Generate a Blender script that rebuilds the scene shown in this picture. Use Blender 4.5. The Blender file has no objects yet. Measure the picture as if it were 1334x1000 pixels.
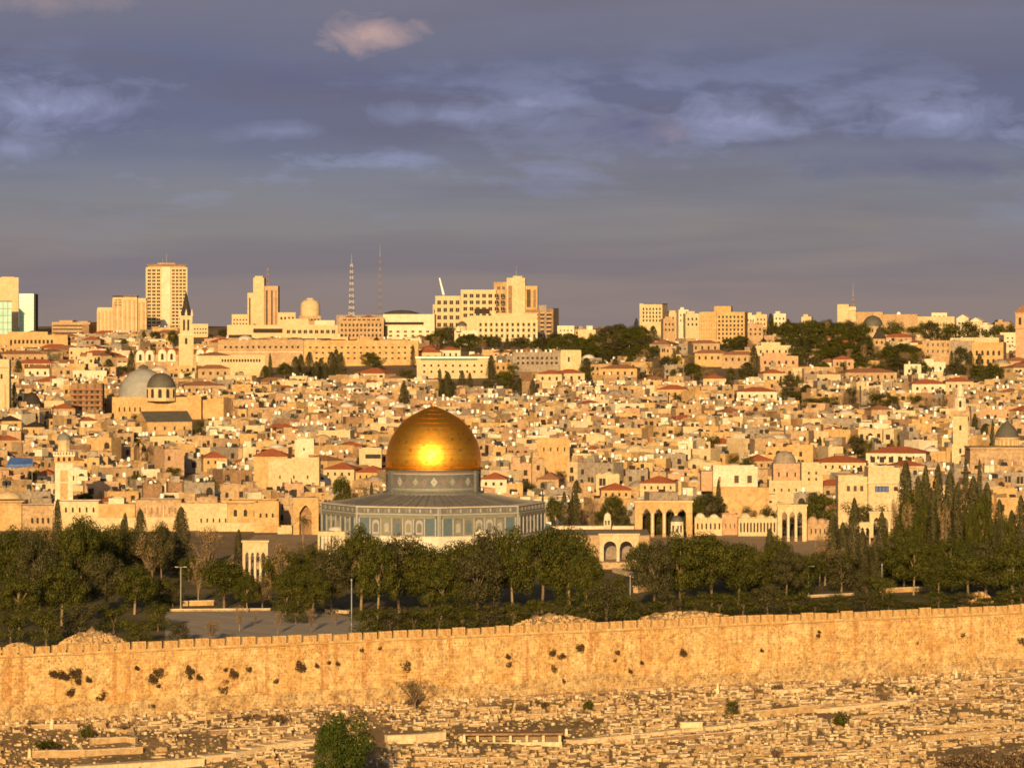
import bpy, math, random
from mathutils import Vector, Matrix
R = math.radians
F = 5300.0            # focal length in pixels of the 1334 px wide photograph
CX, HY, EYE = 667.0, 400.0, 100.0
scene = bpy.context.scene
col = scene.collection
random.seed(7)

# ------------------------------------------------------------------ camera
cd = bpy.data.cameras.new('camera')
cam = bpy.data.objects.new('camera', cd); col.objects.link(cam)
cam.location = (0, 0, EYE); cam.rotation_euler = (R(90), 0, 0)
cd.sensor_width = 36; cd.lens = 36*F/1334; cd.shift_y = -(500-HY)/1334
cd.clip_start = 1; cd.clip_end = 80000
scene.camera = cam

# ------------------------------------------------------------------ sky
SUN_EL, SUN_AZ = 12.0, 5.0     # elevation; degrees to the left of straight behind the camera
w = bpy.data.worlds.new('World'); scene.world = w; w.use_nodes = True
nt = w.node_tree; nt.nodes.clear(); N = nt.nodes.new; L = nt.links.new
def math_node(nt, op, a, b=None, clamp=False):
    n = nt.nodes.new('ShaderNodeMath'); n.operation = op; n.use_clamp = clamp
    for i, v in enumerate((a, b)):
        if v is None: continue
        if isinstance(v, (int, float)): n.inputs[i].default_value = v
        else: nt.links.new(v, n.inputs[i])
    return n.outputs[0]
def mixc(nt, f, a, b, mode='MIX'):
    n = nt.nodes.new('ShaderNodeMix'); n.data_type = 'RGBA'; n.blend_type = mode
    for s, v in ((0, f), (6, a), (7, b)):
        if isinstance(v, (int, float)): n.inputs[s].default_value = v
        elif isinstance(v, tuple): n.inputs[s].default_value = (*v[:3], 1)
        else: nt.links.new(v, n.inputs[s])
    return n.outputs[2]
def ramp(nt, fac, stops, interp='LINEAR'):
    n = nt.nodes.new('ShaderNodeValToRGB'); n.color_ramp.interpolation = interp
    e = n.color_ramp.elements
    while len(e) < len(stops): e.new(0.5)
    for q, (p, c) in zip(e, stops):
        q.position = p; q.color = (*c, 1) if isinstance(c, tuple) else (c, c, c, 1)
    nt.links.new(fac, n.inputs[0]); return n.outputs[0]
def noise(nt, vec, scale, detail=4, rough=.55, dist=0):
    n = nt.nodes.new('ShaderNodeTexNoise'); n.inputs['Scale'].default_value = scale
    n.inputs['Detail'].default_value = detail; n.inputs['Roughness'].default_value = rough
    n.inputs['Distortion'].default_value = dist
    if vec is not None: nt.links.new(vec, n.inputs['Vector'])
    return n.outputs[0]
def mapping(nt, vec, scale=(1,1,1), loc=(0,0,0)):
    n = nt.nodes.new('ShaderNodeMapping'); n.inputs['Scale'].default_value = scale; n.inputs['Location'].default_value = loc
    nt.links.new(vec, n.inputs[0]); return n.outputs[0]
sky = N('ShaderNodeTexSky'); sky.sky_type = 'NISHITA'; sky.sun_disc = False
sky.sun_elevation = R(SUN_EL); sky.sun_rotation = R(180+SUN_AZ); sky.altitude = 800; sky.dust_density = 2
tc = N('ShaderNodeTexCoord'); gen = tc.outputs['Generated']
sep = N('ShaderNodeSeparateXYZ'); L(gen, sep.inputs[0])
# the cloud deck in the west: colour by elevation, broken up by two noises
n1 = noise(nt, mapping(nt, gen, (7, 7, 26)), 1.6, 7, .58, .2)
n2 = noise(nt, mapping(nt, gen, (12, 12, 40), (3.4, 1, 7)), 1.5, 10, .62, .12)
n3 = noise(nt, mapping(nt, gen, (6, 6, 60), (1, 5, 2)), 1.3, 4, .5, .2)
el = math_node(nt, 'ADD', sep.outputs[2], math_node(nt, 'MULTIPLY', math_node(nt, 'SUBTRACT', n1, .5), .026))
elf = math_node(nt, 'MULTIPLY', el, 10.0, True)
EXPO = .36
K = 12.3/2**EXPO
def S(r, g, b, k=K):      # display colour of the cloud to scene radiance over the background strength
    f = lambda c: ((c/255+.055)/1.055)**2.4 if c > 10 else c/3295
    return (f(r)*k, f(g)*k, f(b)*k)
deck0 = ramp(nt, elf, [(0, S(130,116,112)), (.07, S(129,117,114)), (.17, S(126,119,118)), (.27, S(120,120,126)), (.36, S(112,115,130)),
                      (.45, S(98,102,126)), (.56, S(95,99,124)), (.66, S(102,104,124)), (.8, S(110,109,124)), (1, S(112,109,120))])
hi = ramp(nt, sep.outputs[2], [(0, 0.0), (.085, 0.0), (.22, 1.0)])   # deck darkened overhead, out of view, to cut the ambient light
deck = mixc(nt, hi, deck0, S(46, 41, 37))
light = ramp(nt, n2, [(0, 0.0), (.50, 0.0), (.57, .45), (.70, .8)])
band = ramp(nt, math_node(nt, 'MULTIPLY', sep.outputs[2], 10.0, True), [(0, 0.0), (.2, 0.12), (.33, .95), (.50, .95), (.60, 0.3), (.68, .06), (1, 0.03)])
c1 = mixc(nt, math_node(nt, 'MULTIPLY', light, band), deck, S(134, 140, 170))
dark = ramp(nt, n3, [(0, 1.0), (.36, .8), (.52, 0.0), (1, 0.0)])
c2 = mixc(nt, math_node(nt, 'MULTIPLY', dark, .5), c1, S(98, 95, 110))
# two sunlit pink patches of cloud
def puff(ax, az, sx, sz, base, colr, amt, seed):
    m = mapping(nt, gen, (1/sx, 0, 1/sz), (-ax/sx, 0, -az/sz))
    vm = nt.nodes.new('ShaderNodeVectorMath'); vm.operation = 'LENGTH'; nt.links.new(m, vm.inputs[0])
    nz = noise(nt, mapping(nt, gen, (50, 50, 90), (seed, 0, 0)), 1.5, 5, .6, .6)
    d = math_node(nt, 'ADD', vm.outputs[1], math_node(nt, 'MULTIPLY', math_node(nt, 'SUBTRACT', nz, .5), 2.2))
    f = ramp(nt, d, [(0, amt), (.3, amt*.6), (1.4, 0.0)])
    f = math_node(nt, 'MULTIPLY', f, math_node(nt, 'GREATER_THAN', sep.outputs[1], 0))
    return mixc(nt, f, base, colr)
c3 = puff(-.0335, .0672, .013, .0055, c2, S(178, 150, 144), .85, 2)
c3 = puff(-.115, .0745, .030, .0035, c3, S(150, 134, 136), .6, 4)
for gx, gz, sx, sz, am, sd_ in ((-.113, .0485, .026, .0080, .95, 21), (-.122, .0385, .016, .0035, .6, 33), (-.012, .047, .022, .0035, .6, 12), (.003, .0500, .012, .0030, .7, 37), (.054, .0460, .020, .0065, .9, 51), (.078, .0500, .010, .0060, .6, 63), (.108, .0465, .020, .0060, .85, 74), (-.058, .0430, .014, .0030, .45, 85), (-.035, .0360, .020, .0030, .5, 91)):
    c3 = puff(gx, gz, sx, sz, c3, S(136, 141, 172), am, sd_)       # paler gaps in the cloud bank
for gx, gz, sx, sz, am, sd_ in ((.031, .0445, .016, .0060, .8, 101), (.064, .0405, .009, .0022, .7, 113), (-.094, .0455, .020, .0045, .6, 121), (.100, .0345, .040, .0040, .55, 133), (-.040, .0560, .05, .006, .5, 141)):
    c3 = puff(gx, gz, sx, sz, c3, S(92, 93, 120), am, sd_)          # darker rags of cloud
c3 = puff(.039, .043, .006, .004, c3, S(142, 128, 140), .7, 9)
# clear in the east (behind the camera), overcast in the west
cov = ramp(nt, math_node(nt, 'ADD', math_node(nt, 'MULTIPLY', sep.outputs[1], .5), .5), [(0, .12), (.3, .2), (.5, .55), (.66, 1.0), (.75, 1.0)])
full = mixc(nt, cov, sky.outputs[0], c3)
bg = N('ShaderNodeBackground'); bg.inputs[1].default_value = .1; L(full, bg.inputs[0])
wo = N('ShaderNodeOutputWorld'); L(bg.outputs[0], wo.inputs[0])

# ------------------------------------------------------------------ sun
sd = bpy.data.lights.new('sun', 'SUN'); so = bpy.data.objects.new('sun', sd); col.objects.link(so)
sd.energy = 5.0; sd.angle = R(.5); sd.color = (1.0, .69, .31)
sv = Vector((-math.sin(R(SUN_AZ))*math.cos(R(SUN_EL)), -math.cos(R(SUN_AZ))*math.cos(R(SUN_EL)), math.sin(R(SUN_EL))))
so.rotation_euler = (-sv).to_track_quat('-Z', 'Y').to_euler(); so.location = (0, -50, 300)
scene.view_settings.view_transform = 'Standard'; scene.view_settings.look = 'None'
scene.view_settings.exposure = EXPO; scene.view_settings.gamma = 1.0
try: scene.cycles.filter_width = 1.7
except Exception: pass

# ------------------------------------------------------------------ terrain heights and projection
def ywall(x): x = max(-400, min(400, x)); return 670 + .5414*(x+84.3)
def lerp_table(t, v):
    if v <= t[0][0]: return t[0][1]
    for (a, za), (b, zb) in zip(t, t[1:]):
        if v <= b: return za + (zb-za)*(v-a)/(b-a)
    return t[-1][1]
FRONT = [(-3000, 20), (-900, 5), (-715, -2.2), (-600, -30), (-400, -95), (-250, -98.5), (0, -68.5)]
BACK = [(500, -61), (700, -60), (1000, -57.3), (1060, -57), (1120, -55), (1200, -50.8), (1400, -46.2), (1600, -42.2), (1800, -38.2), (2000, -34),
        (2300, -29.5), (2600, -26.5), (2850, -23.5), (3000, -20.5), (3200, -18), (3500, -17.5), (4500, -34), (10000, -110), (30000, -400), (60000, -1200)]
def ground(x, y):
    dy = y - ywall(x)
    if dy < 1: return EYE + lerp_table(FRONT, dy)
    z = lerp_table(BACK, y)
    if y > 1100: z += min(1, (y-1100)/500)*1.6*math.sin(x/95.0+y/310.0)
    return EYE + z
def proj(x, y, z): return CX + x/y*F, HY - (z-EYE)/y*F
def wx(px, y): return (px-CX)/F*y
def wz(py, y): return EYE - (py-HY)/F*y
def ysolve(px, py, h, lo=700.0, hi=3300.0):   # distance at which something h metres tall standing on the ground tops out at py
    for _ in range(40):
        m = (lo+hi)/2; x = wx(px, m)
        if proj(x, m, ground(x, m)+h)[1] > py: lo = m
        else: hi = m
    return (lo+hi)/2
def front_point(px, py):                      # where the ray through a pixel meets the slope in front of the wall
    a = (px-CX)/F; b = (py-HY)/F
    y = 154.38/(b+.12-.065*a); x = a*y
    return x, y, ground(x, y)

# ------------------------------------------------------------------ mesh builder
class MB:
    def __init__(s): s.v = []; s.f = []; s.m = []; s.sm = []
    def quad(s, pts, m=0, smooth=False):
        n = len(s.v); s.v += pts; s.f.append(tuple(range(n, n+len(pts)))); s.m.append(m); s.sm.append(smooth)
    def box(s, x0, x1, y0, y1, z0, z1, m=0, top=None, rot=0, o=(0, 0), bottom=True):
        c, q = math.cos(rot), math.sin(rot); n = len(s.v)
        for z in (z0, z1):
            for x, y in ((x0, y0), (x1, y0), (x1, y1), (x0, y1)):
                s.v.append((o[0]+x*c-y*q, o[1]+x*q+y*c, z))
        fs = [(0,1,5,4), (1,2,6,5), (2,3,7,6), (3,0,4,7), (4,5,6,7)] + ([(3,2,1,0)] if bottom else [])
        for i, f in enumerate(fs):
            s.f.append(tuple(n+k for k in f)); s.m.append(top if (i == 4 and top is not None) else m); s.sm.append(False)
    def lathe(s, prof, n=16, m=0, c=(0, 0), smooth=True, a0=0, sx=1, sy=1):
        b = len(s.v)
        for r, z in prof:
            for k in range(n):
                a = a0 + 2*math.pi*k/n; s.v.append((c[0]+r*sx*math.cos(a), c[1]+r*sy*math.sin(a), z))
        for i in range(len(prof)-1):
            for k in range(n):
                k2 = (k+1) % n
                s.f.append((b+i*n+k, b+i*n+k2, b+(i+1)*n+k2, b+(i+1)*n+k)); s.m.append(m); s.sm.append(smooth)
        if prof[-1][0] > .01: s.f.append(tuple(b+(len(prof)-1)*n+k for k in range(n))); s.m.append(m); s.sm.append(False)
    def cyl(s, x, y, z0, z1, r0, r1=None, n=10, m=0): s.lathe([(r0, z0), (r0 if r1 is None else r1, z1)], n, m, (x, y), True)
    def tube(s, p, q, r0, r1, n=5, m=0):
        p, q = Vector(p), Vector(q); d = (q-p).normalized()
        u = d.cross(Vector((0, 0, 1)) if abs(d.z) < .9 else Vector((1, 0, 0))).normalized(); w_ = d.cross(u)
        b = len(s.v)
        for c, r in ((p, r0), (q, r1)):
            for k in range(n):
                a = 2*math.pi*k/n; s.v.append(tuple(c + u*r*math.cos(a) + w_*r*math.sin(a)))
        for k in range(n):
            k2 = (k+1) % n; s.f.append((b+k, b+k2, b+n+k2, b+n+k)); s.m.append(m); s.sm.append(True)
    def hip(s, x0, x1, y0, y1, z, h, m=0, rot=0, o=(0, 0), ridge=.5, over=.4, gable=None):
        c, q = math.cos(rot), math.sin(rot); x0 -= over; x1 += over; y0 -= over; y1 += over
        T = lambda x, y, z: (o[0]+x*c-y*q, o[1]+x*q+y*c, z)
        if x1-x0 >= y1-y0: ins = (y1-y0)/2*(1 if gable is None else 0.0); ym = (y0+y1)/2; a, b = (x0+ins, ym), (x1-ins, ym)
        else: ins = (x1-x0)/2*(1 if gable is None else 0.0); xm = (x0+x1)/2; a, b = (xm, y0+ins), (xm, y1-ins)
        P = [T(x0,y0,z), T(x1,y0,z), T(x1,y1,z), T(x0,y1,z)]; A = T(*a, z+h); B = T(*b, z+h)
        n = len(s.v); s.v += P + [A, B]
        g = m if gable is None else gable
        if x1-x0 >= y1-y0: fs = [((0,1,5,4), m), ((2,3,4,5), m), ((1,2,5), g), ((3,0,4), g)]
        else: fs = [((1,2,5,4), m), ((3,0,4,5), m), ((0,1,4), g), ((2,3,5), g)]
        fs.append(((3,2,1,0), m))
        for f, mm in fs: s.f.append(tuple(n+k for k in f)); s.m.append(mm); s.sm.append(False)
    def mesh(s, name, mats):
        me = bpy.data.meshes.new(name); me.from_pydata(s.v, [], s.f); 
        for m_ in mats: me.materials.append(m_)
        me.polygons.foreach_set('material_index', s.m); me.polygons.foreach_set('use_smooth', s.sm); me.update(); return me
    def build(s, name, mats, parent=None, loc=(0, 0, 0), rz=0):
        return put(s.mesh(name, mats if isinstance(mats, (list, tuple)) else [mats]), name, parent, loc, rz)
def put(me, name, parent=None, loc=(0, 0, 0), rz=0, scale=None):
    o = bpy.data.objects.new(name, me); col.objects.link(o); o.location = loc; o.rotation_euler = (0, 0, rz)
    if parent is not None: o.parent = parent
    if scale is not None: o.scale = scale
    return o
def tag(o, label=None, cat=None, group=None, kind=None):
    if label: o['label'] = label
    if cat: o['category'] = cat
    if group: o['group'] = group
    if kind: o['kind'] = kind
    return o
def thing(name, label, cat, loc, rz=0, group=None):
    return tag(put(None, name, None, loc, rz), label, cat, group, 'thing')

# ------------------------------------------------------------------ materials
MATS = {}
def material(name, base, var=None, scale=.3, rough=.85, bump=.0, bscale=None, metal=0, brick=None, fine=None, streak=None, spec=.3, speck=None):
    m = bpy.data.materials.new(name); m.use_nodes = True; t = m.node_tree; b = t.nodes['Principled BSDF']
    b.inputs['Roughness'].default_value = rough; b.inputs['Metallic'].default_value = metal
    b.inputs['Specular IOR Level'].default_value = spec
    co = t.nodes.new('ShaderNodeTexCoord').outputs['Object']
    c = base; hgt = None
    if var is None: var = tuple(x*.72 for x in base)
    nz = noise(t, co, scale, 6, .62, .3)
    c = mixc(t, ramp(t, nz, [(0, 0.0), (.36, 0.0), (.64, 1.0), (1, 1.0)]), base, var)
    if fine:
        nf = noise(t, co, fine[0], 4, .7)
        c = mixc(t, ramp(t, nf, [(0, fine[1]), (.36, fine[1]*.9), (.56, 0.0), (1, 0.0)]), c, fine[2])
        hgt = nf
    if streak:
        ns = noise(t, mapping(t, co, streak[0]), 1.0, 4, .6)
        c = mixc(t, ramp(t, ns, [(0, 0.0), (.5, 0.0), (.66, streak[1])]), c, streak[2])
    if speck:      # small holes, open joints and lichen
        nk = noise(t, mapping(t, co, (1, 1, speck[3]), (7, 3, 5)), speck[0], 3, .75); big = noise(t, co, .25, 3, .6)
        c = mixc(t, math_node(t, 'MULTIPLY', ramp(t, nk, [(0, 1.0), (.40, .9), (.47, 0.0), (1, 0.0)]), ramp(t, big, [(0, .2), (.4, .5), (.65, speck[1])])), c, speck[2])
        c = mixc(t, ramp(t, nk, [(0, 0.0), (.56, 0.0), (.68, .4)]), c, tuple(min(1, x*1.18) for x in base))
    if brick:
        br = t.nodes.new('ShaderNodeTexBrick'); br.inputs['Scale'].default_value = 1
        br.inputs['Brick Width'].default_value = brick[0]; br.inputs['Row Height'].default_value = brick[1]
        br.inputs['Mortar Size'].default_value = brick[2]; br.inputs['Mortar Smooth'].default_value = .3
        br.inputs['Color1'].default_value = (.62,.62,.62,1); br.inputs['Color2'].default_value = (1.15,1.15,1.15,1); br.inputs['Mortar'].default_value = (.4,.36,.3,1)
        sp = t.nodes.new('ShaderNodeSeparateXYZ'); t.links.new(co, sp.inputs[0])
        cb = t.nodes.new('ShaderNodeCombineXYZ'); t.links.new(math_node(t, 'ADD', sp.outputs[0], sp.outputs[1]), cb.inputs[0]); t.links.new(sp.outputs[2], cb.inputs[1])
        t.links.new(cb.outputs[0], br.inputs['Vector'])
        c = mixc(t, brick[3], c, br.outputs[0], 'MULTIPLY')
    if isinstance(c, tuple): b.inputs['Base Color'].default_value = (*c, 1)
    else: t.links.new(c, b.inputs['Base Color'])
    if bump:
        bp = t.nodes.new('ShaderNodeBump'); bp.inputs['Strength'].default_value = 1; bp.inputs['Distance'].default_value = bump
        t.links.new(noise(t, co, bscale or 1.5, 5, .6), bp.inputs['Height']); t.links.new(bp.outputs[0], b.inputs['Normal'])
    MATS[name] = m; return m
M = MATS
st = lambda n, c, v=None, **k: material(n, c, v, scale=k.pop('scale', .22), rough=.9, bump=k.pop('bump', .05), bscale=k.pop('bscale', 2.0), **k)
st('stone_cream', (.60,.46,.28), (.52,.37,.20), fine=(1.1, .75, (.36,.24,.13)))
st('stone_tan', (.47,.32,.18), (.37,.23,.12), fine=(1.0, .85, (.22,.14,.075)))
st('stone_honey', (.55,.36,.17), (.45,.27,.11), fine=(.9, .75, (.28,.165,.07)))
st('stone_white', (.68,.58,.43), (.58,.46,.31), fine=(1.2, .6, (.38,.29,.19)))
st('stone_grey', (.34,.27,.20), (.25,.19,.14), fine=(1.0, .8, (.13,.095,.07)))
st('stone_brown', (.32,.19,.10), (.23,.13,.07), fine=(1.0, .8, (.12,.07,.04)))
st('stone_pink', (.50,.32,.19), (.42,.25,.14), fine=(1.0, .75, (.27,.155,.09)))
st('roof_flat', (.40,.33,.25), (.30,.24,.18), fine=(1.2, .5, (.22,.18,.14)))
st('roof_pale', (.58,.51,.42), (.46,.39,.31))
material('roof_tile', (.40,.115,.045), (.30,.08,.035), scale=.8, rough=.8, bump=.06, bscale=6)
material('roof_tile_old', (.33,.15,.075), (.25,.105,.055), scale=.8, rough=.8, bump=.06, bscale=6)
material('roof_slate', (.05,.04,.033), (.035,.03,.026), scale=.8, rough=.85, spec=.1)
material('dark_glass_shade', (.030,.022,.016), (.055,.04,.028), scale=.8, rough=.8, spec=.12)  # dark panes; the near-black also paints the shade inside openings
material('shade_glass', (.10,.07,.045), (.065,.05,.035), scale=.5, rough=.8, spec=.12)
material('green_glass', (.20,.40,.34), (.30,.52,.44), scale=.09, rough=.3, spec=.6)
material('lead', (.20,.18,.155), (.145,.135,.12), scale=.5, rough=.7, spec=.25)
material('lead_dark', (.11,.095,.07), (.08,.07,.055), scale=.6, rough=.6)
material('plaster_white', (.80,.76,.68), (.66,.60,.52), scale=.5, rough=.8)
material('plastic_white', (.82,.80,.76), (.7,.68,.62), scale=2, rough=.45)
material('plastic_black', (.03,.03,.03), (.05,.045,.04), scale=2, rough=.8, spec=.1)
material('tarp_blue', (.06,.13,.36), (.05,.09,.24), scale=1.2, rough=.6)
material('shutter_green', (.07,.17,.11), (.05,.12,.08), scale=1.2, rough=.6)
material('metal_grey', (.32,.31,.30), (.24,.23,.22), scale=2, rough=.5, metal=.3)
material('mast_red', (.34,.13,.09), (.28,.10,.07), scale=2, rough=.6)
material('earth', (.17,.105,.05), (.30,.19,.095), scale=.12, rough=.95, bump=.25, bscale=1.1, fine=(1.0, .7, (.10,.075,.035)))
material('dry_grass', (.17,.125,.045), (.10,.085,.03), scale=.5, rough=.95)
material('trunk_bark', (.20,.13,.08), (.12,.08,.05), scale=1.5, rough=.9)
material('trunk_pale', (.30,.21,.12), (.22,.15,.09), scale=1.5, rough=.9)
def leafmat(name, a, b, sc=1.2):
    m = material(name, a, b, scale=sc, rough=.75, spec=.15); return m
leafmat('leaf_dark', (.026,.032,.004), (.046,.046,.006)); leafmat('leaf_mid', (.062,.062,.007), (.088,.074,.010)); leafmat('leaf_light', (.085,.080,.013), (.11,.090,.018))
leafmat('cyp_dark', (.030,.030,.010), (.045,.042,.013)); leafmat('cyp_mid', (.070,.058,.022), (.085,.068,.026)); leafmat('leaf_dry', (.19,.12,.055), (.25,.165,.08)); leafmat('caper', (.055,.030,.018), (.08,.045,.02))
leafmat('leaf_fresh', (.028,.052,.006), (.045,.072,.008))
material('dome_grey', (.31,.29,.26), (.25,.235,.21), scale=.5, rough=.7, spec=.2)
# ------------------------------------------------------------------ the ground: one sheet to the horizon
def build_ground():
    mb = MB()
    dys = [-5000, -2500, -1200, -900, -800, -715, -660, -600, -500, -400, -320, -250, -200, -160] + list(range(-140, 0, 4)) + [0.4, 1.6] + list(range(12, 400, 12)) \
        + list(range(420, 3000, 40)) + [3200, 3600, 4500, 6500, 10000, 16000, 30000, 55000]
    us = [i/70 for i in range(-70, 71)]; rows = []
    for dy in dys:
        half = 500 + max(0, dy)*.6; base = len(mb.v); rnd = random.Random(dy)
        for u in us:
            x = u*half; y = ywall(x)+dy
            if dy == .4: z = ground(x, ywall(x)-.01)-.02
            else: z = ground(x, y)
            if -150 < dy < 0: z += .22*math.sin(x*.31+dy*.23)*math.sin(dy*.41+x*.13)
            mb.v.append((x, y, z))
        rows.append(base)
    n = len(us)
    for a, b in zip(rows, rows[1:]):
        for k in range(n-1):
            mb.f.append((a+k, a+k+1, b+k+1, b+k)); mb.m.append(0); mb.sm.append(True)
    tag(mb.build('ground', M['earth']), kind='structure')
build_ground()

LANDMARKS = []
OCC = []      # footprints kept free: px0, px1, visible top, Y0, Y1, lowest row that must stay visible
def mark(px, py, phrase): LANDMARKS.append((px, py, phrase))

# a wall sheet with real arched openings: pieces (x0, x1) solid or arches (centre, half width, spring height, kind)
def arcade(mb, x0, x1, y0, y1, z0, z1, arches, m=0, mi=0, nseg=10):
    xs = [(x0, z0)]
    for c, hw, sp, kind in arches:
        xs.append((c-hw, z0)); xs.append((c-hw, sp))
        for i in range(1, 2*nseg):
            t = -1+i/nseg
            rise = hw*(1.25*(1-abs(t)**1.6) if kind == 'p' else math.sqrt(1-t*t))
            xs.append((c+t*hw, sp+rise))
        xs.append((c+hw, sp)); xs.append((c+hw, z0))
    xs.append((x1, z0))
    for (xa, za), (xb, zb) in zip(xs, xs[1:]):
        if xb-xa > 1e-6:
            mb.quad([(xa,y0,za),(xb,y0,zb),(xb,y0,z1),(xa,y0,z1)], m); mb.quad([(xb,y1,zb),(xa,y1,za),(xa,y1,z1),(xb,y1,z1)], m)
            mb.quad([(xa,y0,z1),(xb,y0,z1),(xb,y1,z1),(xa,y1,z1)], m)
        mb.quad([(xa,y1,za),(xb,y1,zb),(xb,y0,zb),(xa,y0,za)], mi)
    for x in (x0, x1): mb.quad([(x,y0,z0),(x,y0,z1),(x,y1,z1),(x,y1,z0)], m)

_win = {}
def winmesh(w, h, mat, arch=False, frame=False):
    key = (round(w, 1), round(h, 1), mat, arch)
    if key not in _win:
        mb = MB(); w, h = key[0] or .1, key[1] or .1
        if arch:
            pts = [(-w/2, 0), (w/2, 0), (w/2, h-w/2)] + [(w/2*math.cos(a), h-w/2+w/2*math.sin(a)) for a in (R(45), R(90), R(135))] + [(-w/2, h-w/2)]
            mb.quad([(x, -.06, z) for x, z in pts], 0)
            for (xa, za), (xb, zb) in zip(pts, pts[1:]+pts[:1]): mb.quad([(xa,-.06,za),(xa,.2,za),(xb,.2,zb),(xb,-.06,zb)], 1)
        else:
            mb.box(-w/2, w/2, -.06, .2, 0, h, 0)
            if frame or w > 1.6:
                mb.box(-w/2-.12, w/2+.12, -.16, .1, -.22, -.02, 1); mb.box(-.06, .06, -.11, -.055, 0, h, 1)
        _win[key] = mb.mesh('window', [M[mat], M['stone_cream']])
    return _win[key]

class Complex:
    '''one large building seen across the valley, given by the outline of its blocks'''
    def __init__(s, name, label, cat, pxc, Y, rz=0, group=None, wall='stone_cream', base_py=None):
        s.Y, s.k, s.pxc = Y, Y/F, pxc; x = wx(pxc, Y)
        s.gz = ground(x, Y)-.3
        if base_py is not None: s.gz = wz(base_py, Y)
        rz -= math.atan((pxc-CX)/F) if Y > 1900 else 0      # far blocks stand square to the valley
        s.o = thing(name, label, cat, (x, Y, s.gz), rz, group); s.wall = wall; s.nw = 0; s.extra = None; s.ext = None
    def lx(s, px): return (px-s.pxc)*s.k
    def lz(s, py): return wz(py, s.Y)-s.gz
    def block(s, p0, p1, top, y0=0, depth=18, wall=None, name='wall', roof='roof_flat', chamfer=0, ribs=0, ribmat='stone_tan', parapet=.9, base=None, bands=0):
        e = s.ext or (p0, p1, top, y0+depth); s.ext = (min(e[0], p0), max(e[1], p1), min(e[2], top), max(e[3], y0+depth))
        mb = MB(); x0, x1, zt = s.lx(p0), s.lx(p1), s.lz(top); zb = -4 if base is None else s.lz(base)
        mb.box(x0, x1, y0, y0+depth, zb, zt-(chamfer*.6), 0, bottom=base is not None)
        if chamfer:
            c = chamfer; z = zt-c*.6; pts = [(x0,y0),(x1,y0),(x1,y0+depth),(x0,y0+depth)]; q = [(x0+c,y0+c),(x1-c,y0+c),(x1-c,y0+depth-c),(x0+c,y0+depth-c)]
            for i in range(4): j = (i+1) % 4; mb.quad([(*pts[i], z), (*pts[j], z), (*q[j], zt), (*q[i], zt)], 0)
            mb.quad([(*p, zt) for p in q], 0)
        if ribs:
            for i in range(ribs+1):
                x = x0+(x1-x0)*i/ribs; mb.box(x-.35, x+.35, y0-.7, y0-.002, zb, zt-.6, 0)
                if i < ribs: mb.box(x+.9, x+(x1-x0)/ribs-.9, y0-.12, y0-.001, zb, zt-2.2, 1)
        if bands:
            for i in range(bands):
                z = zb+4+(zt-zb-5)*(i+.5)/bands; mb.box(x0+.5, x1-.5, y0-.10, y0-.001, z, z+(zt-zb-5)/bands*.42, 2)
        o = mb.build(name, [M[wall or s.wall], M[ribmat], M['shade_glass']], s.o)
        if roof and not chamfer:
            rb = MB(); t = .35
            for a, b, c, d in ((x0, x1, y0, y0+t), (x0, x1, y0+depth-t, y0+depth), (x0, x0+t, y0+t, y0+depth-t), (x1-t, x1, y0+t, y0+depth-t)):
                rb.box(a, b, c, d, zt+.003, zt+parapet, 1)
            rb.box(x0+t+.01, x1-t-.01, y0+t+.01, y0+depth-t-.01, zt+.002, zt+.15, 0)
            rb.build('roof', [M[roof], M[wall or s.wall]], o)
        return o
    def wins(s, p0, p1, py0, py1, cols, rows, y0=0, fw=.45, fh=.5, mat='dark_glass_shade', arch=False, parent=None):
        cw, ch = (p1-p0)*s.k/cols, (py1-py0)*s.k/rows; w_, h_ = cw*fw, ch*fh
        me = winmesh(w_, h_, mat, arch)
        for r in range(rows):
            for c in range(cols):
                x = s.lx(p0)+cw*(c+.5); z = s.lz(py0)-ch*(r+.5)-h_/2
                if s.nw < 98: put(me, 'window', parent or s.o, (x, y0, z)); s.nw += 1
                else:
                    if s.extra is None: s.extra = MB()
                    s.extra.box(x-w_/2, x+w_/2, y0-.06, y0+.1, z, z+h_, 0)
        if s.nw < 98 and s.extra is None: return
    def finish(s, low=None):
        if s.ext: p0, p1, t, d = s.ext; g = proj(wx(s.pxc, s.Y), s.Y, ground(wx(s.pxc, s.Y), s.Y))[1]; OCC.append((p0, p1, t, s.Y-5, s.Y+d+3, low or t+(g-t)*.86))
        if s.extra: tag(s.extra.build('window', M['dark_glass_shade'], s.o), kind='stuff')
        return s.o
    def box(s, name, p0, p1, top, bot, y0, y1, mat, parent=None):
        mb = MB(); mb.box(s.lx(p0), s.lx(p1), y0, y1, s.lz(bot), s.lz(top)); return mb.build(name, M[mat], parent or s.o)
    def hip(s, p0, p1, eave, rise, y0, depth, mat='roof_tile', gable=None, parent=None, name='roof'):
        mb = MB(); mb.hip(s.lx(p0), s.lx(p1), y0, y0+depth, s.lz(eave)+.004, rise, 0, gable=1 if gable else None)
        return mb.build(name, [M[mat], M[gable or s.wall]], parent or s.o)
    def dome(s, pc, rpx, top, base, yc, mat, name='dome', parent=None, n=24, pointed=0):
        r = rpx*s.k; h = (base-top)*s.k; mb = MB()
        prof = [(r*math.cos(a)*(1-.0*pointed), h*(math.sin(a)+pointed*.12*math.sin(a)**6)/(1+.12*pointed)) for a in [R(90)*i/10 for i in range(11)]]
        prof[-1] = (.001, prof[-1][1]); mb.lathe(prof, n, 0, (0, 0))
        return mb.build(name, M[mat], parent or s.o, (s.lx(pc), yc, s.lz(base)))

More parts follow.
